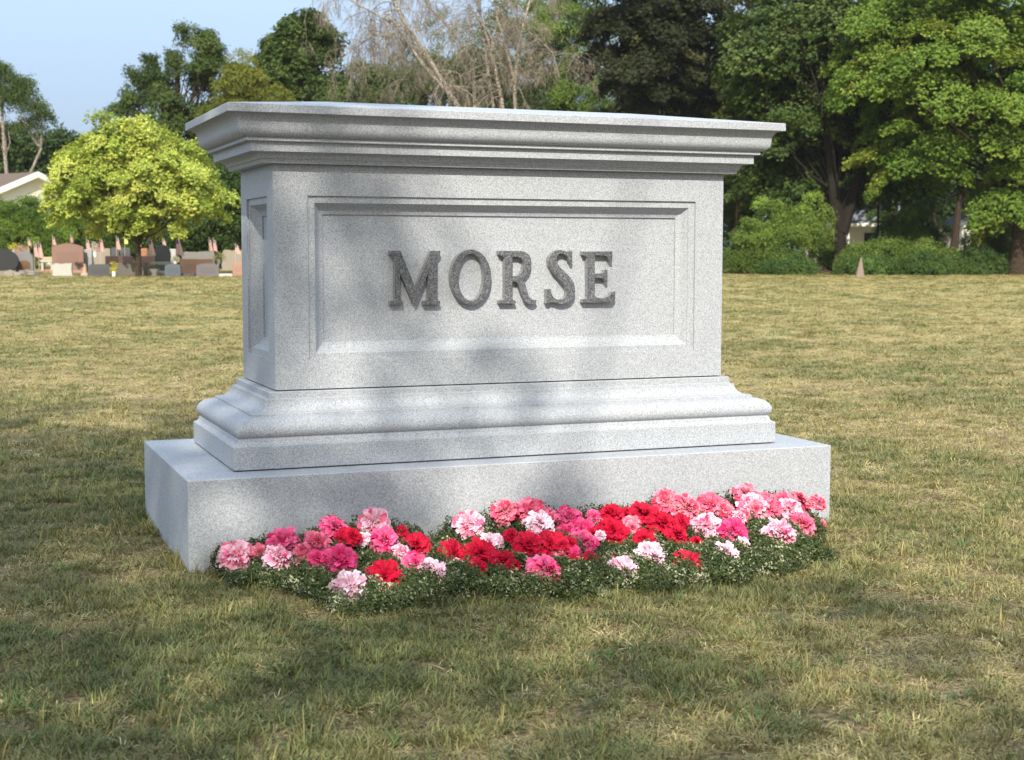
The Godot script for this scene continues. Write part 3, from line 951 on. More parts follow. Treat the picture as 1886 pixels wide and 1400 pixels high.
func flag(label: String, px: float, top: float, low: float, depth: float, wide: float) -> void:
	var x := across(px, depth)
	var g := ground_y(x, -depth)
	var y1 := height_at(top, depth)
	var y0 := height_at(low, depth)
	var t := thing("flag", label, "flag", Vector3(x, g, -depth), 0.0, "small flags on sticks among the graves")
	var st := begin()
	tube(st, [Vector3(0, -0.05, 0), Vector3(0.0, y1 - g + 0.05, 0)], [0.008, 0.008], 6)
	part("stick", st.commit(), mat(Color(0.55, 0.45, 0.30), 0.7), t)
	st = begin()
	var H := y1 - y0
	var W := wide / 2685.0 * depth
	var n := 13
	for i in n:                                   # the cloth hangs in folds from the stick; stripes run down it
		for j in 6:
			var pt := func(a, b):
				var u: float = a / float(n)
				var v: float = b / 6.0
				var fold := 0.035 * sin(u * 11.0 + v * 2.0) * (0.3 + v)
				return Vector3(0.012 + W * u * (0.35 + 0.65 * v), (y1 - g) - H * v - 0.10 * H * u, fold)
			var c := Color(0.62, 0.20, 0.20) if i % 2 == 0 else Color(0.80, 0.78, 0.76)
			if j < 2 and i < 6: c = Color(0.05, 0.065, 0.20)
			st.set_color(c)
			var A: Vector3 = pt.call(i, j)
			quad(st, A, pt.call(i + 1, j), pt.call(i + 1, j + 1), pt.call(i, j + 1), Vector3(0, 0, 1))
	part("cloth", st.commit(), M.cloth, t)

func posy(called: String, label: String, px: float, top: float, foot: float, depth: float, wide: float, colors: Array, vase: Color, seed_: int) -> void:
	var x := across(px, depth)
	var g := ground_y(x, -depth)
	var y1 := height_at(top, depth) - g
	var y0 := maxf(height_at(foot, depth) - g, 0.0)
	var t := thing(called, label, "flowers", Vector3(x, g + y0, -depth))
	var H := y1 - y0
	var W := wide / 2685.0 * depth / 2.0
	var st := begin()
	tube(st, [Vector3(0, -0.02, 0), Vector3(0, H * 0.2, 0), Vector3(0, H * 0.4, 0)], [0.05, 0.075, 0.06], 10)
	part("vase", st.commit(), mat(vase, 0.6), t)
	var r := RandomNumberGenerator.new()
	r.seed = seed_
	var tf := []
	var cols := []
	for i in 46:
		var p := Vector3(r.randf_range(-1, 1), r.randf_range(-1, 1), r.randf_range(-1, 1)) * Vector3(W, H * 0.33, W * 0.6) + Vector3(0, H * 0.66, 0)
		tf.append(Transform3D(lean_basis(Vector3(r.randfn(), 1, r.randfn() + 0.8), r.randf() * TAU).scaled(Vector3.ONE * r.randf_range(0.09, 0.15)), p))
		cols.append(colors[r.randi() % colors.size()])
	scatter("blossoms", sprigs.tiny, M.leaf, t, tf, cols)

func build_graves() -> void:
	var red := Color(0.31, 0.19, 0.155)
	var rose := Color(0.46, 0.27, 0.21)
	var grey := Color(0.24, 0.24, 0.235)
	var dark := Color(0.035, 0.037, 0.04)
	var pale := Color(0.55, 0.54, 0.50)
	var slate := Color(0.105, 0.11, 0.12)
	var tan_ := Color(0.36, 0.31, 0.25)
	# front row
	grave("black oval gravestone at the left edge of the cemetery", -26, 36, 459, 496, 55.0, "oval", dark, 0.06, tan_, 0.18)
	var relief := grave("grey arched gravestone with a bronze relief, beside the black oval one", 32, 64, 464, 500, 55.6, "round", grey, 0.12, Color(0.3, 0.3, 0.3))
	var st := begin()
	extrude(st, slab(0.44, 0.36, "round"), 0, 0.03, 0.008)
	for k in 6:
		box(st, Vector3(-0.16 + 0.055 * k, 0.04 + 0.02 * (k % 3), 0.03), Vector3(-0.12 + 0.055 * k, 0.16 + 0.03 * ((k * 2) % 3), 0.05), 0.008)
	part("bronze_relief", st.commit(), mat(Color(0.13, 0.075, 0.04), 0.5), relief.get_node("tablet"), Vector3(0, 0.10, 0.10))
	grave("small pale grey gravestone in front of the large red one", 100, 134, 486, 507, 54.2, "rough", pale)
	grave("dark rough grey gravestone left of the yellow flower vase", 165, 207, 487, 508, 54.0, "slant", slate, 0.0, grey, 0.3)
	grave("wide weathered grey gravestone behind the trunk of the yellow tree", 217, 272, 485, 511, 54.6, "rough", Color(0.17, 0.155, 0.135), 0.0, grey, 0.28)
	grave("blue grey gravestone with a dark shadowed rim, right of the yellow tree", 306, 334, 486, 509, 54.0, "serp", Color(0.13, 0.155, 0.18), 0.06, slate, 0.3)
	grave("purple grey gravestone with a rounded top, rightmost dark one of the front row", 364, 404, 485, 510, 54.2, "serp", Color(0.19, 0.175, 0.185), 0.0, grey, 0.28)
	grave("pink gravestone partly hidden behind the monument's left edge", 430, 456, 484, 508, 54.6, "rect", rose, 0.08, rose)
	# middle row
	grave("large red granite gravestone with a curved top, tallest of the rows", 100, 156, 449, 490, 58.0, "serp", red, 0.14, rose, 0.25)
	grave("tall grey gravestone right behind the large red one", 158, 172, 460, 492, 58.6, "rect", Color(0.45, 0.45, 0.43))
	grave("long low red granite gravestone behind the dark rough grey one", 197, 246, 472, 492, 58.2, "rect", red, 0.06, rose)
	grave("pink granite gravestone right of the yellow tree's trunk", 260, 286, 472, 500, 57.2, "rect", rose)
	grave("dark grey round topped gravestone standing above a pale bench", 286, 316, 451, 482, 59.4, "round", Color(0.12, 0.125, 0.115), 0.10, pale)
	grave("wide orange pink gravestone between the blue grey and purple grey ones", 334, 393, 477, 499, 57.4, "rect", Color(0.72, 0.42, 0.28), 0.05, rose)
	# back row
	grave("small red gravestone at the back, above the arched grey one", 28, 58, 452, 476, 65.0, "serp", red)
	grave("tan rough gravestone behind the white flower arrangement", 176, 204, 458, 484, 63.0, "rough", tan_)
	grave("black polished gravestone on a pink base left of the yellow trunk", 208, 242, 457, 482, 62.0, "rect", slate, 0.25, rose)
	grave("orange red gravestone just right of the yellow tree's trunk, at the back", 257, 274, 458, 482, 62.4, "rect", Color(0.44, 0.20, 0.11))
	grave("narrow pale grey gravestone right of the dark round topped one", 314, 326, 459, 480, 62.0, "rect", pale)
	grave("long rough grey gravestone low in the back row", 338, 396, 463, 482, 62.6, "rough", Color(0.25, 0.24, 0.23), 0.0, grey, 0.35)
	grave("rough tan gravestone at the back near the monument's left edge", 411, 452, 461, 482, 62.8, "rough", tan_, 0.0, grey, 0.35)
	# benches, kerbs, stones
	var b := thing("stone_bench", "cream stone bench with a dark gap under its seat, left of the large red gravestone", "bench", Vector3(across(90, 60.0), ground_y(0, -60.0), -60.0), 0.1)
	for p in [["seat", Vector3(-0.26, 0.40, -0.18), Vector3(0.26, 0.50, 0.18), pale], ["leg", Vector3(-0.24, -0.02, -0.15), Vector3(-0.14, 0.40, 0.15), pale], ["leg", Vector3(0.14, -0.02, -0.15), Vector3(0.24, 0.40, 0.15), pale], ["backrest", Vector3(-0.26, 0.50, -0.18), Vector3(0.26, 0.62, -0.12), Color(0.55, 0.46, 0.25)]]:
		st = begin()
		box(st, p[1], p[2], 0.02)
		part(p[0], st.commit(), mat(p[3], 0.8, M.grain, 2.0), b)
	b = thing("stone_bench", "pale stone bench under the dark round topped gravestone", "bench", Vector3(across(300, 56.2), ground_y(0, -56.2), -56.2), 0.1)
	for p in [["seat", Vector3(-0.42, 0.38, -0.2), Vector3(0.42, 0.50, 0.2)], ["leg", Vector3(-0.38, -0.02, -0.16), Vector3(-0.22, 0.38, 0.16)], ["leg", Vector3(0.22, -0.02, -0.16), Vector3(0.38, 0.38, 0.16)]]:
		st = begin()
		box(st, p[1], p[2], 0.02)
		part(p[0], st.commit(), mat(Color(0.52, 0.50, 0.44), 0.8, M.grain, 2.0), b)
	for k in [[417, 54.0, 0.5, "flat white marker stone set in the grass near the monument's left edge", Color(0.6, 0.58, 0.54)], [90, 58.8, 0.46, "low red base stone in the grass left of the large red gravestone", Color(0.45, 0.22, 0.17)], [348, 54.4, 0.5, "low dark footstone between the blue grey and purple grey gravestones", slate]]:
		var t := thing("marker_stone", k[3], "stone", Vector3(across(k[0], k[1]), ground_y(0, -k[1]), -k[1]), 0.1)
		st = begin()
		box(st, Vector3(-k[2] / 2, -0.05, -0.15), Vector3(k[2] / 2, 0.11, 0.15), 0.02)
		part("slab", st.commit(), mat(k[4], 0.8, M.grain, 2.0), t)
	var said := ["leftmost rough stone edging the black oval gravestone", "second rough stone from the left, under the black oval gravestone", "third rough stone, under the right end of the black oval gravestone", "fourth rough stone, before the arched grey gravestone", "fifth rough stone, at the arched grey gravestone's right corner"]
	for i in 5:
		var q := slab(0.36, 0.2 + 0.05 * (i % 2), "rough")
		st = begin()
		extrude(st, q, -0.16, 0.16)
		var t := thing("edging_stone", said[i], "stone", Vector3(across(4 + i * 15, 54.6), ground_y(0, -54.6) - 0.03, -54.6), 0.3 * i, "rough stones edging the left graves")
		part("stone", st.commit(), mat(Color(0.30, 0.26, 0.22).lerp(pale, 0.25 * (i % 3)), 0.9, M.grain, 1.5), t)
	# urns
	var u := thing("urn", "dark stone urn with a leafy plant left of the blue grey gravestone", "urn", Vector3(across(286, 54.2), ground_y(0, -54.2), -54.2))
	st = begin()
	tube(st, [Vector3(0, -0.03, 0), Vector3(0, 0.05, 0), Vector3(0, 0.09, 0), Vector3(0, 0.25, 0), Vector3(0, 0.28, 0)], [0.16, 0.15, 0.08, 0.20, 0.22], 14)
	part("bowl", st.commit(), mat(Color(0.15, 0.15, 0.15), 0.8), u)
	var tf := []
	var cols := []
	for i in 40:
		tf.append(Transform3D(lean_basis(Vector3(rng.randfn(), 1, rng.randfn()), rng.randf() * TAU).scaled(Vector3.ONE * 0.14), Vector3(rng.randf_range(-0.18, 0.18), 0.27 + rng.randf() * 0.15, rng.randf_range(-0.18, 0.18))))
		cols.append(Color(0.06, 0.085, 0.04))
	scatter("leaves", sprigs.small, M.leaf, u, tf, cols)
	u = thing("statuette", "small brown figure on a block left of the dark rough gravestone", "statue", Vector3(across(158, 54.0), ground_y(0, -54.0), -54.0))
	st = begin()
	box(st, Vector3(-0.13, -0.03, -0.1), Vector3(0.13, 0.13, 0.1), 0.02)
	part("block", st.commit(), mat(tan_, 0.9), u)
	st = begin()
	tube(st, [Vector3(0, 0.13, 0), Vector3(0.0, 0.2, 0), Vector3(0.01, 0.3, 0.01), Vector3(0.01, 0.36, 0.01), Vector3(0.01, 0.38, 0.015), Vector3(0.01, 0.42, 0.02), Vector3(0.01, 0.455, 0.02), Vector3(0.01, 0.47, 0.02)], [0.09, 0.085, 0.075, 0.06, 0.03, 0.048, 0.035, 0.004], 12)
	part("figure", st.commit(), mat(Color(0.42, 0.30, 0.22), 0.8), u)
	# flowers on the graves
	posy("grave_flowers", "white flower arrangement with a red top behind the grey gravestone", 177, 448, 474, 58.2, 14, [Color(0.8, 0.78, 0.78), Color(0.78, 0.76, 0.8), Color(0.6, 0.05, 0.1)], Color(0.7, 0.7, 0.7), 301)
	posy("grave_flowers", "pink flowers at the right foot of the large red gravestone", 147, 485, 497, 56.0, 14, [Color(0.75, 0.22, 0.36), Color(0.8, 0.35, 0.45), Color(0.08, 0.14, 0.05)], Color(0.3, 0.3, 0.3), 302)
	posy("grave_flowers", "yellow flowers in a white vase between the two dark gravestones", 211, 485, 512, 53.6, 8, [Color(0.62, 0.55, 0.08), Color(0.35, 0.40, 0.06), Color(0.7, 0.62, 0.1)], Color(0.75, 0.75, 0.75), 303)
	posy("grave_flowers", "white and yellow flowers near the monument's left edge", 404, 466, 486, 57.6, 24, [Color(0.8, 0.78, 0.65), Color(0.5, 0.46, 0.06), Color(0.75, 0.68, 0.2)], Color(0.6, 0.58, 0.5), 304)
	posy("grave_flowers", "white and blue flowers on top of the blue grey gravestone", 324, 474, 487, 54.4, 11, [Color(0.8, 0.8, 0.75), Color(0.06, 0.07, 0.3), Color(0.7, 0.6, 0.15)], Color(0.5, 0.5, 0.5), 305)
	posy("grave_flowers", "yellow flowers above the black oval gravestone", 28, 450, 468, 58.0, 16, [Color(0.7, 0.62, 0.12), Color(0.62, 0.55, 0.1), Color(0.1, 0.16, 0.05)], Color(0.3, 0.3, 0.3), 306)
	posy("grave_flowers", "cream flowers left of the dark round topped gravestone", 278, 464, 480, 59.0, 12, [Color(0.75, 0.66, 0.45), Color(0.7, 0.55, 0.4)], Color(0.5, 0.45, 0.4), 307)
	# flags
	var f := [[55, 441, 454, 64.0, 6, "small flag above the small red gravestone at far left"], [66, 448, 474, 58.0, 8, "left one of two flags close together left of the stone bench"], [74, 448, 476, 57.4, 9, "right one of two flags close together left of the stone bench"], [100, 437, 453, 59.0, 7, "flag at the left shoulder of the large red gravestone"], [133, 434, 448, 60.0, 5, "flag rising behind the curved top of the large red gravestone"], [162, 442, 462, 60.0, 8, "flag just right of the large red gravestone"], [187, 440, 464, 60.0, 8, "flag right of the white flower arrangement"], [217, 438, 460, 61.0, 8, "flag in front of the black polished gravestone's left half"], [256, 440, 460, 61.0, 7, "flag right beside the yellow tree's trunk"], [277, 441, 470, 58.6, 12, "broad flag left of the dark round topped gravestone"], [302, 441, 455, 63.0, 7, "flag behind the top of the dark round topped gravestone"], [327, 440, 470, 58.0, 14, "broadest flag, right of the dark round topped gravestone"], [387, 441, 463, 60.0, 7, "left one of a pair of flags over the long rough grey gravestone"], [395, 441, 463, 60.0, 7, "right one of a pair of flags over the long rough grey gravestone"], [435, 451, 468, 60.0, 10, "low flag nearest the monument's left edge"], [221, 464, 485, 56.4, 8, "dark reddish flag in front of the long low red gravestone"]]
	for q in f:
		flag(q[5], q[0], q[1], q[2], q[3], q[4])
	var t := thing("banner", "narrow yellow banner on a stick above the black polished gravestone", "banner", Vector3(across(232, 61.2), ground_y(0, -61.2), -61.2))
	st = begin()
	tube(st, [Vector3(0, -0.05, 0), Vector3(0, 1.62, 0)], [0.008, 0.008], 6)
	part("stick", st.commit(), mat(Color(0.5, 0.45, 0.3)), t)
	st = begin()
	for i in 6:
		quad(st, Vector3(0.01, 1.6 - i * 0.075, 0.01 * (i % 2)), Vector3(0.14, 1.6 - i * 0.075, 0.01 * (i % 2)), Vector3(0.14, 1.525 - i * 0.075, 0.01 * ((i + 1) % 2)), Vector3(0.01, 1.525 - i * 0.075, 0.01 * ((i + 1) % 2)), Vector3(0, 0, 1))
	part("cloth", st.commit(), mat(Color(0.70, 0.64, 0.18), 0.9), t)
	# the leaning stone spike on the right
	t = thing("stone_marker", "leaning pinkish stone spike in the grass before the hedge on the right", "stone", Vector3(across(1581, 54.0), ground_y(0, -54.0) - 0.03, -54.0))
	st = begin()
	var lo := [Vector3(-0.16, 0, 0.14), Vector3(0.16, 0, 0.14), Vector3(0.17, 0, -0.14), Vector3(-0.15, 0, -0.14)]
	var hi := [Vector3(0.03, 0.76, 0.02), Vector3(0.07, 0.78, 0.02), Vector3(0.07, 0.78, -0.02), Vector3(0.03, 0.76, -0.02)]
	for i in 4:
		var j := (i + 1) % 4
		quad(st, lo[i], lo[j], hi[j], hi[i], lo[i] + lo[j])
	quad(st, hi[0], hi[1], hi[2], hi[3], Vector3.UP)
	part("spike", st.commit(), mat(Color(0.28, 0.225, 0.185), 0.9, M.grain, 1.5), t)

# ---------------------------------------------------------------- houses
func build_houses() -> void:
	var white := mat(Color(0.78, 0.77, 0.72), 0.8)
	var cream := mat(Color(0.76, 0.73, 0.60), 0.85)
	var shingle := mat(Color(0.17, 0.125, 0.10), 0.95, noise_texture(41, 0.09, 3, Color(0.7, 0.68, 0.66), Color(0.88, 0.87, 0.86), Color(1, 1, 1)), 3.0)
	var dark := mat(Color(0.03, 0.035, 0.04), 0.15)
	# left: gable end turned to the right, ridge running off to the left
	var D := 74.0
	var h := thing("house", "low house with a brown shingle roof and cream gable at the far left", "house", Vector3(across(77, D), ground_y(0, -D), -D), -0.64)
	var g := ground_y(0, -D)
	var apex := height_at(320, D) - g
	var w := 5.4
	var slope := 0.40
	var eave := apex - w * slope
	var L := 14.0
	var st := begin()
	box(st, Vector3(-L, -0.3, -w + 0.4), Vector3(-0.35, eave + 0.05, w - 0.4))
	for s in [0.0]:
		quad(st, Vector3(-0.35, eave, -w + 0.4), Vector3(-0.35, eave, w - 0.4), Vector3(-0.35, apex - 0.25, 0.02), Vector3(-0.35, apex - 0.25, -0.02), Vector3(1, 0, 0))
	part("wall", st.commit(), cream, h)
	for s in [1.0, -1.0]:
		st = begin()
		var a := Vector3(0, apex, 0)
		var e := Vector3(0, eave, s * w)
		var nrm := Vector3(0, 1, s * slope).normalized()
		var th := nrm * 0.14
		quad(st, a, e, e - Vector3(L, 0, 0), a - Vector3(L, 0, 0), nrm)
		quad(st, a - th, e - th, e - th - Vector3(L, 0, 0), a - th - Vector3(L, 0, 0), -nrm)
		quad(st, a, e, e - th, a - th, Vector3(1, 0, 0))
		quad(st, e, e - Vector3(L, 0, 0), e - th - Vector3(L, 0, 0), e - th, Vector3(0, 0, s))
		var rf := part("roof", st.commit(), shingle, h)
		st = begin()
		var ro := Vector3(0.03, 0, 0)
		quad(st, a + ro + Vector3(0, 0.02, 0), e + ro + Vector3(0, 0.02, 0), e + ro - Vector3(0, 0.27, 0), a + ro - Vector3(0, 0.27, 0), Vector3(1, 0, 0))
		quad(st, a - Vector3(0.03, -0.021, 0), e - Vector3(0.03, -0.021, 0), e + ro + Vector3(0, 0.021, 0), a + ro + Vector3(0, 0.021, 0), Vector3(0, 1, 0))
		quad(st, a - Vector3(0.36, 0.27, 0), e - Vector3(0.36, 0.27, 0), e + ro - Vector3(0, 0.27, 0), a + ro - Vector3(0, 0.27, 0), Vector3(0, -1, 0))
		part("bargeboard", st.commit(), white, rf)
	st = begin()
	box(st, Vector3(-0.36, 1.0, 0.9), Vector3(-0.32, 2.2, 1.9), 0.01)
	part("window", st.commit(), dark, h)
	# right: white house behind the forked trunk
	D = 88.0
	var gx := across(1560, D)
	g = ground_y(0, -D)
	h = thing("house", "white house with a grey porch roof glimpsed behind the forked maple trunk", "house", Vector3(gx, g, -D), -0.25)
	st = begin()
	box(st, Vector3(-2.4, -0.3, -6), Vector3(2.4, 4.4, 0))
	part("wall", st.commit(), white, h)
	var slate := mat(Color(0.16, 0.18, 0.21), 0.85)
	st = begin()
	quad(st, Vector3(-2.6, 2.2, 1.5), Vector3(2.6, 2.2, 1.5), Vector3(2.6, 3.4, 0.02), Vector3(-2.6, 3.4, 0.02), Vector3(0, 1, 1))
	quad(st, Vector3(-2.6, 2.1, 1.5), Vector3(2.6, 2.1, 1.5), Vector3(2.6, 3.3, 0.02), Vector3(-2.6, 3.3, 0.02), Vector3(0, -1, -1))
	part("porch_roof", st.commit(), slate, h)
	st = begin()
	box(st, Vector3(-2.65, 2.0, 1.45), Vector3(2.65, 2.2, 1.55), 0.01)
	part("gutter_board", st.commit(), white, h)
	for s in [-2.4, 0.0, 2.4]:
		st = begin()
		box(st, Vector3(s - 0.08, -0.2, 1.35), Vector3(s + 0.08, 2.0, 1.5), 0.01)
		part("porch_post", st.commit(), white, h)
	for s in [1.0, -1.0]:
		st = begin()
		quad(st, Vector3(0, 5.5, 0.35), Vector3(s * 2.8, 4.3, 0.35), Vector3(s * 2.8, 4.3, -6.3), Vector3(0, 5.5, -6.3), Vector3(s * 0.4, 1, 0))
		var rf := part("roof", st.commit(), slate, h)
		st = begin()
		quad(st, Vector3(0, 5.52, 0.37), Vector3(s * 2.82, 4.32, 0.37), Vector3(s * 2.82, 4.08, 0.37), Vector3(0, 5.28, 0.37), Vector3(0, 0, 1))
		part("bargeboard", st.commit(), white, rf)
	st = begin()
	tri(st, Vector3(-2.4, 4.4, -0.002), Vector3(2.4, 4.4, -0.002), Vector3(0, 5.4, -0.002), Vector3(0, 0, 1))
	part("gable", st.commit(), white, h)
	for q in [Vector3(-1.4, 3.5, 0.02), Vector3(1.2, 3.5, 0.02), Vector3(-1.3, 0.9, 0.02), Vector3(1.3, 0.9, 0.02)]:
		st = begin()
		box(st, q - Vector3(0.4, 0.1, 0.01), q + Vector3(0.4, 0.75, 0.02), 0.005)
		var wn := part("window", st.commit(), dark, h)
		for e in [[Vector3(-0.46, -0.16, -0.005), Vector3(0.46, -0.1, 0.04)], [Vector3(-0.46, 0.75, -0.005), Vector3(0.46, 0.81, 0.03)], [Vector3(-0.46, -0.098, -0.005), Vector3(-0.402, 0.748, 0.03)], [Vector3(0.402, -0.098, -0.005), Vector3(0.46, 0.748, 0.03)]]:
			st = begin()
			box(st, q + e[0], q + e[1])
			part("frame", st.commit(), white, wn)
	st = begin()
	box(st, Vector3(0.5, 4.9, -2.4), Vector3(1.1, 5.9, -1.8), 0.02)
	part("chimney", st.commit(), mat(Color(0.35, 0.16, 0.11), 0.9), h.get_node("roof"))
	# right: pale garage
	D = 84.0
	h = thing("garage", "small pale garage showing through the leaves left of the rightmost trunk", "garage", Vector3(across(1796, D), ground_y(0, -D), -D), 0.15)
	st = begin()
	box(st, Vector3(-0.95, -0.2, -3), Vector3(0.95, 2.1, 0))
	tri(st, Vector3(-0.95, 2.1, -0.001), Vector3(0.95, 2.1, -0.001), Vector3(0, 2.65, -0.001), Vector3(0, 0, 1))
	part("wall", st.commit(), white, h)
	for s in [1.0, -1.0]:
		st = begin()
		quad(st, Vector3(0, 2.72, 0.2), Vector3(s * 1.15, 2.05, 0.2), Vector3(s * 1.15, 2.05, -3.2), Vector3(0, 2.72, -3.2), Vector3(s * 0.5, 1, 0))
		part("roof", st.commit(), slate, h)

# ---------------------------------------------------------------- trees
func stalk(h: float, lean := Vector3.ZERO) -> Array:
	return [Vector3.ZERO, Vector3(0.02, h * 0.3, 0.0) + lean * 0.25, Vector3(-0.05, h * 0.65, 0.03) + lean * 0.6, Vector3(0.0, h, 0.0) + lean]

func dead_tree(label: String, px: float, depth: float, stems: Array, twig: float, seed_: int, droop: float) -> void:
	# stems are lists of picture positions followed from the foot up
	var r := RandomNumberGenerator.new()
	r.seed = seed_
	var x0 := across(px, depth)
	var g := ground_y(x0, -depth)
	var t := thing("dead_tree", label, "tree", Vector3(x0, g - 0.05, -depth), 0.0, "bare trees behind the monument")
	var fine := begin()
	for s in stems:
		var pts := []
		var rad := []
		for i in range(1, s.size()):
			pts.append(Vector3(across(s[i][0], depth) - x0, height_at(s[i][1], depth) - g, s[i][2] if s[i].size() > 2 else 0.0))
			rad.append(s[0] * lerpf(1.0, 0.28, float(i - 1) / (s.size() - 2)))
		var st := begin()
		tube(st, pts, rad, 8, 0.05)
		part("trunk", st.commit(), M.bark_pale, t)
		for k in int(26 * twig):
			var f := r.randf_range(0.35, 1.0) * (pts.size() - 1)
			var i := mini(int(f), pts.size() - 2)
			var a: Vector3 = pts[i].lerp(pts[i + 1], f - i)
			spray(fine, a, Vector3(r.randfn() * 0.9, r.randf_range(-0.2, 0.9), r.randfn() * 0.6).normalized(), r.randf_range(1.0, 2.6), s[0] * 0.26, 3, droop, r)
	tag(part("twigs", fine.commit(), M.bark_grey, t), "", "", "", "stuff")

func spray(st: SurfaceTool, a: Vector3, dir: Vector3, len_: float, rad: float, level: int, droop: float, r: RandomNumberGenerator) -> void:
	var pts := [a]
	var rr := [rad]
	var d := dir
	for i in 4:
		d = (d + Vector3(r.randfn() * 0.22, -droop * 0.35 + r.randfn() * 0.12, r.randfn() * 0.2)).normalized()
		pts.append(pts[-1] + d * len_ / 4.0)
		rr.append(rad * (1.0 - 0.2 * (i + 1)))
	tube(st, pts, rr, 4 if level > 1 else 3)
	if level <= 0: return
	for k in (4 if level > 1 else 3):
		var i := 1 + r.randi() % 3
		var nd := (d + Vector3(r.randfn(), r.randf_range(-0.6, 0.5) - droop * 0.5, r.randfn()) * 0.75).normalized()
		spray(st, pts[i], nd, len_ * r.randf_range(0.45, 0.7), maxf(rad * 0.5, 0.007), level - 1, droop, r)

func blob(px: float, py: float, depth: float, wx: float, wy: float, n: int, x0: float, g: float, dz := 0.0) -> Dictionary:
	# a lump of crown: middle and half sizes in the picture's measure
	var k := depth / 2685.0
	return {"c": Vector3(across(px, depth) - x0, height_at(py, depth) - g, dz), "r": Vector3(wx * k, wy * k, (wx + wy) * 0.5 * k), "n": n}

func placed_tree(label: String, group: String, px: float, depth: float, top: float, tr: float, lumps: Array, o: Dictionary) -> Node3D:
	var x := across(px, depth)
	var g := ground_y(x, -depth) - 0.05
	var crowns := []
	for l in lumps:
		crowns.append(blob(l[0], l[1], depth, l[2], l[3], l[4], x, g, l[5] if l.size() > 5 else 0.0))
	return tree(o.get("called", "tree"), label, group, x, -depth, stalk(height_at(top, depth) - g, o.get("lean", Vector3.ZERO)), tr, crowns, o)

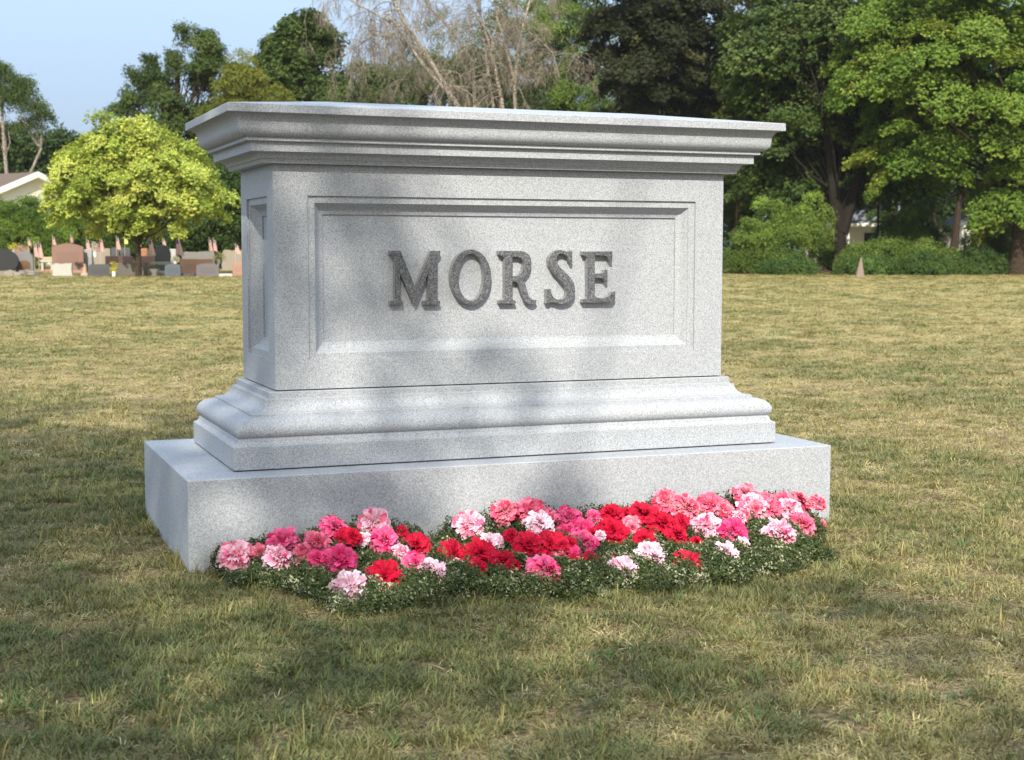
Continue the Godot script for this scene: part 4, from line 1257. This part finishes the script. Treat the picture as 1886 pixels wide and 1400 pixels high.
func build_trees() -> void:
	var maple := [Color(0.10, 0.175, 0.025), Color(0.17, 0.25, 0.04), Color(0.24, 0.29, 0.05)]
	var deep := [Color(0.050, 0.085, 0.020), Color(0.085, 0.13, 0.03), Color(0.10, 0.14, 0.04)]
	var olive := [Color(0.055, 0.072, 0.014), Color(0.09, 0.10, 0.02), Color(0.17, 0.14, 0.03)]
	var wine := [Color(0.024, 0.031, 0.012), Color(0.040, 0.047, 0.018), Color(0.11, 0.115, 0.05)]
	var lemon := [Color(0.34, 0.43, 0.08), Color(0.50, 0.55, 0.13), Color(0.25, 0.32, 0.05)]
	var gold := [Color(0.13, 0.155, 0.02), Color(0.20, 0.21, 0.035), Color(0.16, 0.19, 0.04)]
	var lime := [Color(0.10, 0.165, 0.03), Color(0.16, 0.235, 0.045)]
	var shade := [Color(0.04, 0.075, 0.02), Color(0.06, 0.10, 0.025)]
	var BG := "trees along the far side of the lawn"
	# right side: two great maples
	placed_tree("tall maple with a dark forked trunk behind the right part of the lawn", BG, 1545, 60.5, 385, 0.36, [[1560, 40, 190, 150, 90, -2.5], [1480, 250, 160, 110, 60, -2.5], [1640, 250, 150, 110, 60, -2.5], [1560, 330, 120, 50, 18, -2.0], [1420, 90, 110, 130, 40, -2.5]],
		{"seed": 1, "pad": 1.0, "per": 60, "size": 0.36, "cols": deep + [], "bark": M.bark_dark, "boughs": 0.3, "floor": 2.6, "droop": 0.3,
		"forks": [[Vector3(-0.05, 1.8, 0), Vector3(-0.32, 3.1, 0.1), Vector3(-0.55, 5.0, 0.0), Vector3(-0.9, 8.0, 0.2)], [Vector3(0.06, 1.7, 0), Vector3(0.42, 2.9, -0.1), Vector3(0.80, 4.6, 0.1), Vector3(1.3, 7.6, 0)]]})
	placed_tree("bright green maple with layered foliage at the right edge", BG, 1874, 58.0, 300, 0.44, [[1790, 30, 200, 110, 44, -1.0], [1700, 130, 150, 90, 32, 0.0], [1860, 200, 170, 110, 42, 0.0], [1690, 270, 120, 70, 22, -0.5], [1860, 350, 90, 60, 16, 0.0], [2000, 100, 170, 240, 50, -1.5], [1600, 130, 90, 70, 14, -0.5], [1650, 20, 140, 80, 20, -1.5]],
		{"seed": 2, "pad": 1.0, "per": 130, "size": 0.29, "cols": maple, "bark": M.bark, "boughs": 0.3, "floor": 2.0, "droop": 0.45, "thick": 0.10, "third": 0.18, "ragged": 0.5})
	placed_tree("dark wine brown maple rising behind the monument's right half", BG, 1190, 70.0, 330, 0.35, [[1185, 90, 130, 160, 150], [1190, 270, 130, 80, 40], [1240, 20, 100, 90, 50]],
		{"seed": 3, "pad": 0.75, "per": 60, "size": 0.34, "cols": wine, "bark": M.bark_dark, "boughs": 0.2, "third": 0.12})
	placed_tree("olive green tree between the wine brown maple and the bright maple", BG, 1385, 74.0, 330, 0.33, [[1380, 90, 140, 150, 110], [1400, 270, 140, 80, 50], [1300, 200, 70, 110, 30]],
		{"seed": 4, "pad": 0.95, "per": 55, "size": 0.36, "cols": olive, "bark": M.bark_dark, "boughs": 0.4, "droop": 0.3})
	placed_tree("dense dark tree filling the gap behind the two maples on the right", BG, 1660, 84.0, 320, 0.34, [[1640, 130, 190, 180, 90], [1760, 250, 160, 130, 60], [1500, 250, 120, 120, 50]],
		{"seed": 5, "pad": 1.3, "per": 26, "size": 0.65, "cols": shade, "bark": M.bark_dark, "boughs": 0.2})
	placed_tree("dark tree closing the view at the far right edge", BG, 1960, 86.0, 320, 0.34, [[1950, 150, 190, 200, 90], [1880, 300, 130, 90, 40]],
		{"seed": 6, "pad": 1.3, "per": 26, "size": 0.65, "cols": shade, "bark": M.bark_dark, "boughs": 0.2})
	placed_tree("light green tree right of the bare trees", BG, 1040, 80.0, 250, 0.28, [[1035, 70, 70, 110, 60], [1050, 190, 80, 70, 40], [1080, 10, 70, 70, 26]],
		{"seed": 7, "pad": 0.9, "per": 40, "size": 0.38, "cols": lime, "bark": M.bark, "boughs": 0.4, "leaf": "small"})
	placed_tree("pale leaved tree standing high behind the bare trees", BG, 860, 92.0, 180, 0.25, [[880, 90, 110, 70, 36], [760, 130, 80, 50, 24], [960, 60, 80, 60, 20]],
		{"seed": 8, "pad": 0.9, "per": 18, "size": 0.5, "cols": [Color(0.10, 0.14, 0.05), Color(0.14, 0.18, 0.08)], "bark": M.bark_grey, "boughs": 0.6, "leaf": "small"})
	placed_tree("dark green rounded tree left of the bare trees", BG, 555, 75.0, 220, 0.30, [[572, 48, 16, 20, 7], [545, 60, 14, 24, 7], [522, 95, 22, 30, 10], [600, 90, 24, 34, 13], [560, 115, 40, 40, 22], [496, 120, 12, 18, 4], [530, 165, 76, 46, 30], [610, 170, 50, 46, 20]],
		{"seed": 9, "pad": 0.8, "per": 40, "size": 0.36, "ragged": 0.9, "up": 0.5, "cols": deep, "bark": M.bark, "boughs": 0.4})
	placed_tree("yellowish green pointed tree behind the monument's left corner", BG, 445, 70.0, 200, 0.22, [[448, 150, 40, 50, 30], [440, 210, 62, 60, 40], [500, 190, 50, 30, 18]],
		{"seed": 10, "pad": 0.6, "per": 40, "size": 0.32, "cols": gold, "bark": M.bark, "boughs": 0.3, "third": 0.06, "leaf": "small"})
	placed_tree("tall dark green tree with upswept boughs above the yellow tree", BG, 335, 73.0, 130, 0.30, [[386, 80, 20, 24, 9], [350, 72, 10, 16, 4], [375, 140, 44, 42, 22], [408, 115, 18, 26, 6], [328, 112, 9, 24, 5], [286, 122, 10, 20, 5], [300, 165, 36, 30, 14], [254, 148, 12, 16, 4], [335, 215, 76, 46, 36], [248, 190, 24, 22, 7], [222, 210, 12, 10, 2], [280, 290, 90, 50, 24], [410, 240, 60, 60, 26]],
		{"seed": 11, "pad": 0.55, "per": 34, "size": 0.36, "cols": deep, "bark": M.bark, "boughs": 0.6, "leaf": "long", "up": 0.6, "ragged": 0.6})
	placed_tree("small yellow leaved tree standing among the graves", BG, 256, 53.6, 330, 0.115, [[235, 262, 82, 44, 50], [180, 310, 88, 50, 52], [310, 300, 92, 46, 52], [250, 350, 140, 48, 74], [370, 365, 58, 40, 26], [150, 370, 62, 38, 24], [265, 405, 90, 22, 20]],
		{"seed": 12, "pad": 0.46, "per": 60, "size": 0.19, "ragged": 0.6, "cols": lemon, "bark": M.bark, "boughs": 0.4, "floor": 1.55, "droop": 0.3, "thick": 0.22, "third": 0.14})
	placed_tree("thin tree with two pale trunks at the far left", BG, 25, 88.0, 150, 0.17, [[5, 140, 34, 20, 16], [45, 165, 34, 20, 14], [30, 190, 46, 24, 16], [78, 210, 18, 26, 9], [62, 235, 26, 18, 7], [-30, 190, 50, 50, 20]],
		{"seed": 13, "pad": 0.7, "per": 26, "size": 0.38, "cols": deep, "bark": M.bark_pale, "boughs": 0.25, "leaf": "small", "lean": Vector3(-0.4, 0, 0),
		"forks": [[Vector3(0.3, 1.5, 0), Vector3(0.9, 4.4, 0.1), Vector3(1.9, 6.6, 0.0), Vector3(2.1, 8.6, 0.2)]]})
	placed_tree("low dark tree between the pale trunked tree and the yellow tree", BG, 110, 98.0, 290, 0.2, [[120, 280, 44, 40, 34], [70, 290, 50, 46, 44], [0, 285, 60, 50, 50], [-60, 270, 60, 60, 40]],
		{"seed": 14, "pad": 0.9, "per": 26, "size": 0.5, "cols": shade, "bark": M.bark, "boughs": 0.2})
	# bare trees
	dead_tree("bare leaning tree with hanging grey twigs at the monument's middle left", 880, 67.0, [[0.15, [895, 460, 0.0], [868, 240, 0.0], [835, 185, 0.0], [795, 120], [745, 45, 0.2], [712, -30, 0.3], [690, -90]], [0.09, [840, 190], [780, 125, 0.5], [735, 60, 0.8], [680, 30, 1.0], [620, 0, 1.2]], [0.07, [790, 115], [735, 75, -0.3], [690, 70, -0.4], [650, 95, -0.5]]], 1.0, 401, 0.9)
	dead_tree("bare tree of three slender upright trunks behind the monument", 925, 68.0, [[0.13, [935, 460], [930, 240], [922, 180], [903, 90, 0.2], [885, 40], [870, -40]], [0.11, [948, 460], [948, 200], [946, 150], [930, 90], [915, 40, -0.2], [905, -40, -0.3]], [0.10, [947, 160], [955, 90, 0.2], [964, 50, 0.3], [980, -10, 0.2], [990, -70]], [0.08, [915, 460], [912, 220], [895, 110, -0.4], [885, 30, -0.6], [880, -50]], [0.05, [960, 95], [990, 80, 0.4], [1015, 105, 0.5], [1028, 150, 0.6]]], 0.8, 402, 0.5)
	dead_tree("thin bare sapling crossing behind the leaning bare tree", 800, 72.0, [[0.09, [880, 460], [872, 120], [830, 60], [790, 20], [760, -40]], [0.06, [690, 460], [700, 260], [735, 160], [760, 130]]], 0.9, 403, 0.9)
	# growth behind the bare trees
	var hedge := [["dense green thicket behind the bare leaning tree", 700, 78.0, [[700, 160, 90, 50, 50], [640, 190, 60, 40, 26], [720, 240, 120, 60, 50]], 31, deep], ["dark thicket behind the slender bare trunks", 880, 79.0, [[860, 150, 100, 55, 60], [960, 160, 60, 60, 34], [880, 240, 140, 60, 50]], 32, [Color(0.05, 0.075, 0.025), Color(0.08, 0.105, 0.035)]], ["dark bushy growth left of the monument behind the yellow tree", 420, 66.0, [[400, 390, 70, 50, 40], [440, 330, 60, 60, 40], [350, 430, 90, 26, 30]], 33, shade]]
	for q in hedge:
		var x := across(q[1], q[2])
		var g := ground_y(x, -q[2])
		var lumps := []
		for l in q[3]: lumps.append(blob(l[0], l[1], q[2], l[2], l[3], l[4], x, g))
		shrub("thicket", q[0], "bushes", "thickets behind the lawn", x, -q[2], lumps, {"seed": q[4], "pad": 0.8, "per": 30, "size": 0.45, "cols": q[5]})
	# hedges and bushes: picture middle, depth, lumps
	var bushes := [
		["bright green bush under the house's gable at the far left", 45, 66.0, [[10, 402, 50, 38, 50], [60, 400, 40, 34, 40], [110, 412, 50, 34, 34], [0, 450, 60, 24, 40], [80, 450, 60, 24, 40]], 41, [Color(0.075, 0.14, 0.02), Color(0.12, 0.19, 0.03)]],
		["green bush in shade behind the large red gravestone", 170, 67.0, [[165, 415, 60, 36, 40], [220, 430, 50, 24, 26], [160, 456, 60, 20, 34], [240, 456, 50, 20, 30]], 42, [Color(0.06, 0.11, 0.02), Color(0.09, 0.15, 0.03)]],
		["dark green bush behind the black polished gravestone", 300, 68.0, [[290, 420, 70, 34, 46], [350, 435, 50, 24, 26], [310, 456, 70, 20, 34], [400, 456, 50, 20, 24]], 43, shade],
		["leafy bush just left of the monument's edge", 420, 68.0, [[410, 425, 60, 36, 40], [460, 430, 40, 30, 20]], 44, shade],
		["tall bright bush left of the forked maple", 1440, 59.5, [[1440, 425, 70, 40, 50], [1385, 440, 44, 46, 34], [1484, 412, 36, 50, 34], [1420, 385, 30, 18, 10]], 45, lime],
		["low yellow green bush at the monument's right edge", 1360, 59.0, [[1380, 475, 60, 20, 30], [1440, 478, 50, 20, 24]], 46, [Color(0.07, 0.12, 0.02), Color(0.10, 0.15, 0.03)]],
		["clipped hedge with pale tips right of the forked maple", 1610, 58.5, [[1590, 462, 34, 18, 20], [1640, 455, 30, 16, 14], [1690, 462, 40, 20, 22], [1730, 470, 30, 16, 14], [1565, 472, 26, 14, 12], [1660, 476, 50, 16, 18]], 47, [Color(0.09, 0.15, 0.025), Color(0.15, 0.21, 0.05)]],
		["dark low hedge left of the rightmost trunk", 1760, 58.5, [[1730, 484, 50, 16, 26], [1790, 474, 40, 22, 26], [1835, 482, 40, 20, 22], [1770, 490, 60, 12, 20]], 48, [Color(0.06, 0.11, 0.03), Color(0.09, 0.15, 0.04)]],
		["round dark bush beside the rightmost trunk", 1820, 61.0, [[1820, 440, 44, 40, 40]], 49, deep],
		["upright green bush between the thin trunks on the right", 1680, 61.0, [[1680, 415, 46, 50, 46], [1640, 430, 36, 30, 20]], 50, [Color(0.05, 0.09, 0.02), Color(0.075, 0.12, 0.03)]],
		["dark low growth at the foot of the forked maple", 1600, 57.5, [[1620, 486, 60, 14, 34], [1690, 488, 50, 13, 28], [1455, 488, 50, 10, 24]], 51, [Color(0.05, 0.10, 0.025), Color(0.08, 0.14, 0.035)]],
		["shaded bush behind the forked maple's trunk, before the white house", 1545, 64.5, [[1530, 468, 40, 26, 26], [1570, 474, 40, 20, 20]], 53, [Color(0.06, 0.10, 0.025), Color(0.09, 0.14, 0.035)]],
		["dark bush right behind the monument's right edge", 1350, 74.0, [[1350, 400, 40, 70, 44], [1400, 390, 50, 50, 34]], 54, shade],
		["dark bush between the thin trunks and the pale garage", 1700, 80.0, [[1700, 420, 60, 50, 40], [1640, 410, 40, 50, 26], [1850, 430, 60, 40, 30]], 55, shade],
		["green bush beyond the right edge of the lawn", 1930, 66.0, [[1920, 470, 60, 34, 40]], 52, deep],
	]
	for q in bushes:
		var x := across(q[1], q[2])
		var g := ground_y(x, -q[2])
		var lumps := []
		for l in q[3]: lumps.append(blob(l[0], l[1], q[2], l[2], l[3], l[4], x, g))
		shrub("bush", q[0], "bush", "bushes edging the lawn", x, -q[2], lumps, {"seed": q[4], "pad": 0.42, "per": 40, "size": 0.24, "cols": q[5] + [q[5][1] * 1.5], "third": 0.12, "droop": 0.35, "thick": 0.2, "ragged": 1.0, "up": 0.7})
	# slimmer trunks standing in the hedge
	for q in [["slim brown lit trunk right beside the monument", 1355, 70.0, 380, 0.13, M.bark_brown, Vector3.ZERO, 61], ["thin dark trunk right of the white house", 1612, 72.0, 330, 0.09, M.bark_dark, Vector3(0.1, 0, 0), 62], ["thin brownish trunk left of the upright green bush", 1641, 73.0, 330, 0.11, M.bark, Vector3(0.25, 0, 0), 63], ["leaning thin trunk left of the thick grey trunk", 1728, 74.0, 330, 0.10, M.bark, Vector3(-0.6, 0, 0), 64], ["thick grey trunk left of the pale garage", 1750, 75.0, 320, 0.26, M.bark, Vector3(0.5, 0, 0), 65]]:
		placed_tree(q[0], "slender trunks in the hedge on the right", q[1], q[2], q[3], q[4], [[q[1] + 10, 290, 60, 50, 16]], {"called": "slim_tree", "seed": q[7], "pad": 0.9, "per": 24, "size": 0.5, "cols": shade, "bark": q[5], "lean": q[6], "boughs": 0.4, "floor": 3.5})
	# woods beyond
	var r := RandomNumberGenerator.new()
	r.seed = 900
	var lumps := []
	for i in 62:
		var px := -1230.0 + i * 70.0
		var h := 300.0 + r.randf_range(-30, 30)
		if px > 150 and px < 460: h = 260.0
		if px > 470: h = 210.0 + r.randf_range(-25, 25)
		if px > 1000: h = 150.0 + r.randf_range(-50, 50)
		var D := r.randf_range(102.0, 112.0)
		var k := D / 2685.0
		lumps.append({"c": Vector3(across(px, D), height_at((h + 470.0) / 2.0, D), -D + 100.0), "r": Vector3(58 * k, (470.0 - h) / 2.0 * k, 2.5), "n": int(14 + (470.0 - h) * 0.13)})
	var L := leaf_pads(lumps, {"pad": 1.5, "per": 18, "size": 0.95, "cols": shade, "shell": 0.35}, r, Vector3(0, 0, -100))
	for i in L[0].size(): L[0][i].origin += Vector3(0, 0, -100)
	tag(scatter("woodland", sprigs.small, M.leaf, self, L[0], L[1]), "dark woodland closing the view behind the trees", "woodland", "", "stuff")
	# trees behind the photographer, whose shade lies over the near lawn and the monument's left half
	var NB := "maples behind the photographer that shade the near lawn"
	tree("shade_tree", "tall maple behind the photographer, shading the monument's left half", NB, -3.0, 10.5, stalk(13.0), 0.36, [{"c": Vector3(-0.6, 11.0, -1.5), "r": Vector3(4.6, 2.8, 2.6), "n": 150}, {"c": Vector3(1.2, 13.6, -1.0), "r": Vector3(4.0, 2.8, 2.4), "n": 120}, {"c": Vector3(-2.0, 15.5, -0.5), "r": Vector3(3.5, 1.8, 2.2), "n": 60}],
		{"seed": 71, "pad": 1.2, "per": 84, "size": 0.30, "cols": maple, "bark": M.bark, "boughs": 0.05, "gaps": true, "floor": 6.0, "leak": 0.92, "thick": 0.45, "shell": 0.7})
	tree("shade_tree", "broad maple behind the photographer to the right, shading the foreground grass", NB, 4.5, 9.0, stalk(9.0), 0.3, [{"c": Vector3(-1.5, 8.0, -1.0), "r": Vector3(4.2, 2.2, 2.4), "n": 120}, {"c": Vector3(0.5, 10.0, -0.5), "r": Vector3(3.0, 2.0, 2.2), "n": 60}],
		{"seed": 72, "pad": 1.2, "per": 84, "size": 0.30, "cols": maple, "bark": M.bark, "boughs": 0.05, "gaps": true, "floor": 5.0, "leak": 0.88, "thick": 0.45, "shell": 0.7})
	tree("shade_tree", "maple behind the photographer at the left, shading the lawn's left side", NB, -9.0, 9.0, stalk(12.0), 0.34, [{"c": Vector3(0.5, 10.0, -0.5), "r": Vector3(4.4, 3.4, 2.6), "n": 150}, {"c": Vector3(0.0, 14.0, -0.5), "r": Vector3(3.6, 2.4, 2.4), "n": 80}],
		{"seed": 73, "pad": 1.2, "per": 84, "size": 0.30, "cols": maple, "bark": M.bark, "boughs": 0.05, "gaps": true, "floor": 5.5, "leak": 0.88, "thick": 0.45, "shell": 0.7})

func _ready() -> void:
	# camera
	var cam := Camera3D.new()
	cam.name = "camera"
	var lens := CameraAttributesPhysical.new()
	lens.frustum_focal_length = 46.03
	lens.frustum_focus_distance = 6.6
	lens.frustum_near = 0.1
	lens.frustum_far = 1500.0
	lens.exposure_aperture = 5.6
	cam.attributes = lens
	cam.position = Vector3(0, 1.25, 0)
	cam.rotation = Vector3(-0.088, 0, 0.0015)
	cam.fov = 29.226
	cam.far = 1500.0
	add_child(cam)
	# sky, exposure
	var sky_mat := ProceduralSkyMaterial.new()
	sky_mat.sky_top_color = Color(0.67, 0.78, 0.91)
	sky_mat.sky_horizon_color = Color(0.485, 0.53, 0.57)
	sky_mat.sky_curve = 0.16
	sky_mat.ground_bottom_color = Color(0.30, 0.30, 0.20)
	sky_mat.ground_horizon_color = Color(0.5, 0.52, 0.48)
	sky_mat.sky_energy_multiplier = 1.0
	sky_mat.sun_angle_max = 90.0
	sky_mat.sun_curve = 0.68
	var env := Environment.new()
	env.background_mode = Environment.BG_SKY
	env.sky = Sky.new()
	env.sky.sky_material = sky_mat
	env.tonemap_mode = Environment.TONE_MAPPER_LINEAR
	env.tonemap_exposure = 2.05
	env.sdfgi_enabled = true
	env.ssao_enabled = true
	env.ssil_enabled = true
	env.fog_enabled = true
	env.fog_density = 0.00015
	env.fog_light_color = Color(0.85, 0.87, 0.88)
	var we := WorldEnvironment.new()
	we.name = "world"
	we.environment = env
	add_child(we)
	# sun
	var sun := DirectionalLight3D.new()
	sun.name = "sun"
	sun.light_energy = 1.0
	sun.light_color = Color(1.0, 0.965, 0.90)
	sun.light_angular_distance = 0.53
	sun.shadow_enabled = true
	add_child(sun)
	sun.look_at_from_position(SUN * 100.0, Vector3.ZERO, Vector3.UP)
	rng.seed = 4
	noise_a.seed = 3
	noise_a.frequency = 0.35
	noise_b.seed = 8
	noise_b.frequency = 1.1
	noise_c.seed = 15
	noise_c.frequency = 1.6
	make_materials()
	make_sprigs()
	# setting, then things
	build_ground()
	build_houses()
	build_trees()
	build_graves()
	build_monument()
	build_flowers()
	build_grass()
